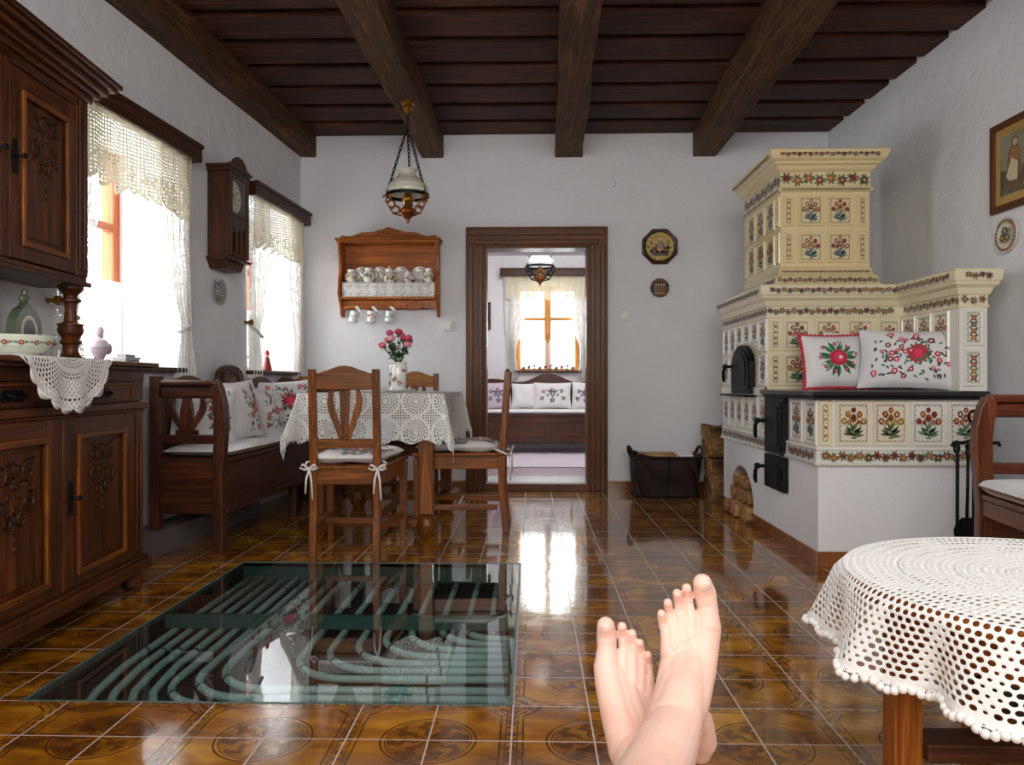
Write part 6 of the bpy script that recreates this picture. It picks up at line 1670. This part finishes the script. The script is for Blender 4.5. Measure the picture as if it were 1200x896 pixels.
# ================================================================== PERSON (bare feet, ankles crossed)
TH = radians(1.483)
def at(px, py, d):      # a point at depth d in front of the eye, from the sighting angles
    cx, cz = (px - 600) / 900 * d, (447 - py) / 900 * d
    return Vector((cx * cos(TH) - d * sin(TH), cx * sin(TH) + d * cos(TH), .87 + cz))
m = MB((232, 190, 170))
def limb(pts, n=24):
    """pts: (px, py, radius px, depth): tapering rounded limb"""
    P = [at(a, b, d) for a, b, r, d in pts]; RR = [r * d / 900 for a, b, r, d in pts]
    pp, rr = [], []
    for i in range(len(P) - 1):
        for k in range(4): pp.append(P[i].lerp(P[i + 1], k / 4)); rr.append(RR[i] + (RR[i + 1] - RR[i]) * k / 4)
    pp.append(P[-1]); rr.append(RR[-1])
    m.tube(pp, rr, n); m.ell(pp[0], rr[0], n, 9); m.ell(pp[-1], rr[-1], n, 9)
def foot(toes, rays, extra):
    for t in toes: limb(t)
    for t in rays + extra: limb(t)
# left foot (crossed on top)
LT = [[(823, 683, 11, 1.092), (826, 694, 13, 1.1), (829, 711, 12, 1.098), (829, 734, 16, 1.09)],
      [(804.5, 689, 5.8, 1.092), (806, 697, 5.8, 1.1), (807.5, 709, 5.4, 1.098), (809, 720, 7.5, 1.092), (810, 744, 12, 1.084)],
      [(793.4, 695, 5.4, 1.09), (794.8, 704, 5.6, 1.098), (796, 715, 5.3, 1.096), (798, 726, 7.2, 1.09), (799, 750, 12, 1.08)],
      [(782.4, 706, 5.2, 1.088), (784, 715, 5.4, 1.095), (786, 725, 5.2, 1.092), (788.5, 736, 7, 1.086), (790, 758, 11, 1.075)],
      [(775, 719, 5.2, 1.084), (776.4, 728, 5.5, 1.09), (778.6, 738, 5.4, 1.087), (781, 748, 7, 1.081), (784, 766, 10.5, 1.072)]]
LR = [[(828, 737, 17, 1.092), (825, 752, 18, 1.085), (819, 785, 20, 1.062), (808, 820, 24, 1.03), (793, 850, 28, .995)],
      [(815, 748, 15, 1.088), (813, 764, 17, 1.078), (807, 797, 22, 1.046), (797, 835, 27, 1.005)],
      [(803, 754, 13, 1.084), (802, 770, 16, 1.072), (800, 803, 22, 1.042), (792, 840, 28, 1.0)],
      [(793, 762, 12, 1.079), (793, 778, 14.5, 1.07), (791, 806, 20, 1.044), (785, 844, 27, 1.005)],
      [(785.5, 770, 11, 1.074), (785, 784, 13, 1.066), (784, 810, 17, 1.05), (779, 850, 25, 1.012)]]
LE = [[(823, 868, 17, 1.05), (816, 846, 20, 1.035), (800, 832, 25, 1.01)], [(820, 880, 14, 1.055), (823, 868, 17, 1.05)],
      [(801, 826, 25, 1.018), (792, 852, 31, .99), (779, 880, 37, .95), (763, 916, 42, .895), (745, 960, 47, .82), (715, 1050, 56, .69), (690, 1200, 72, .54), (640, 1450, 90, .44)]]
foot(LT, LR, LE)
# right foot (underneath, behind)
D = .05
RTs = [[(710, 733, 10.5, 1.10 + D), (711, 744, 12, 1.105 + D), (711, 758, 11.5, 1.10 + D), (711, 779, 15, 1.09 + D)],
       [(729, 734, 5.6, 1.098 + D), (730, 743, 5.8, 1.105 + D), (730.2, 758, 5.5, 1.102 + D), (730, 770, 7.3, 1.095 + D), (730, 792, 11, 1.086 + D)],
       [(740.6, 742, 5.2, 1.096 + D), (741.6, 752, 5.5, 1.1 + D), (742, 765, 5.3, 1.097 + D), (741.5, 777, 6.8, 1.09 + D), (741, 800, 11, 1.08 + D)],
       [(750, 753, 4.8, 1.092 + D), (751, 763, 5.1, 1.098 + D), (752, 775, 5.0, 1.094 + D), (751.5, 786, 6.6, 1.086 + D), (750, 808, 10, 1.075 + D)],
       [(759.4, 767, 4.7, 1.088 + D), (760, 776, 5.0, 1.094 + D), (760.4, 786, 5.1, 1.09 + D), (760, 796, 6.6, 1.082 + D), (758, 816, 9.5, 1.072 + D)]]
RR_ = [[(711, 781, 15.6, 1.09 + D), (714, 800, 17, 1.078 + D), (724, 838, 20, 1.046 + D), (738, 880, 25, 1.01 + D)],
       [(722, 788, 13, 1.088 + D), (725, 808, 16.5, 1.075 + D), (735, 847, 21, 1.042 + D), (745, 888, 27, 1.005 + D)],
       [(734, 799, 12, 1.083 + D), (737, 815, 15, 1.07 + D), (744, 850, 20, 1.042 + D), (751, 890, 27, 1.005 + D)],
       [(746, 810, 11, 1.077 + D), (748, 824, 13.5, 1.066 + D), (752, 856, 18, 1.042 + D), (758, 890, 25, 1.01 + D)],
       [(756, 818, 9.5, 1.07 + D), (757, 832, 12, 1.062 + D), (760, 860, 15.5, 1.044 + D), (764, 890, 21, 1.015 + D)]]
RE = [[(740, 862, 23, 1.032 + D), (747, 884, 30, 1.005 + D), (757, 910, 36, .965 + D), (772, 950, 39, .92), (795, 1010, 44, .84), (815, 1120, 54, .7), (850, 1290, 72, .55), (905, 1540, 88, .45)]]
foot(RTs, RR_, RE)
o = m.build('person', M['skin']); tag(o, 'person lying back with bare feet crossed at the ankles, left foot over right', 'person')
rm = o.modifiers.new('remesh', 'REMESH'); rm.mode = 'VOXEL'; rm.voxel_size = .0013; rm.use_smooth_shade = True
sm = o.modifiers.new('smooth', 'SMOOTH'); sm.factor = .5; sm.iterations = 8
OW = Matrix.Translation(o.location)
V = Vector
for toes, s in ((LT, 1), (RTs, 1)):
    for k, t in enumerate(toes):
        (px, py, r, d), (qx, qy, r2, d2_) = t[0], t[1]
        big = k == 0; a, b = at(px, py, d), at(qx, qy, d2_); ax_ = (a - b).normalized()
        view = (V((0, 0, .87)) - a).normalized(); n = (view + V((0, 0, .55))).normalized(); n = (n - ax_ * n.dot(ax_)).normalized(); sd = ax_.cross(n)
        rad = r * d / 900; c = a + ax_ * rad * .12 + n * rad * (.93 if big else .9)
        mm = MB((236, 196, 184)); rot = Matrix((sd, ax_, n)).transposed()
        mm.ell(c, (rad * .58, rad * (.62 if big else .5), rad * .16), 14, 8, rot=rot); mm.build('toenail', M['nail'], o, world=OW)
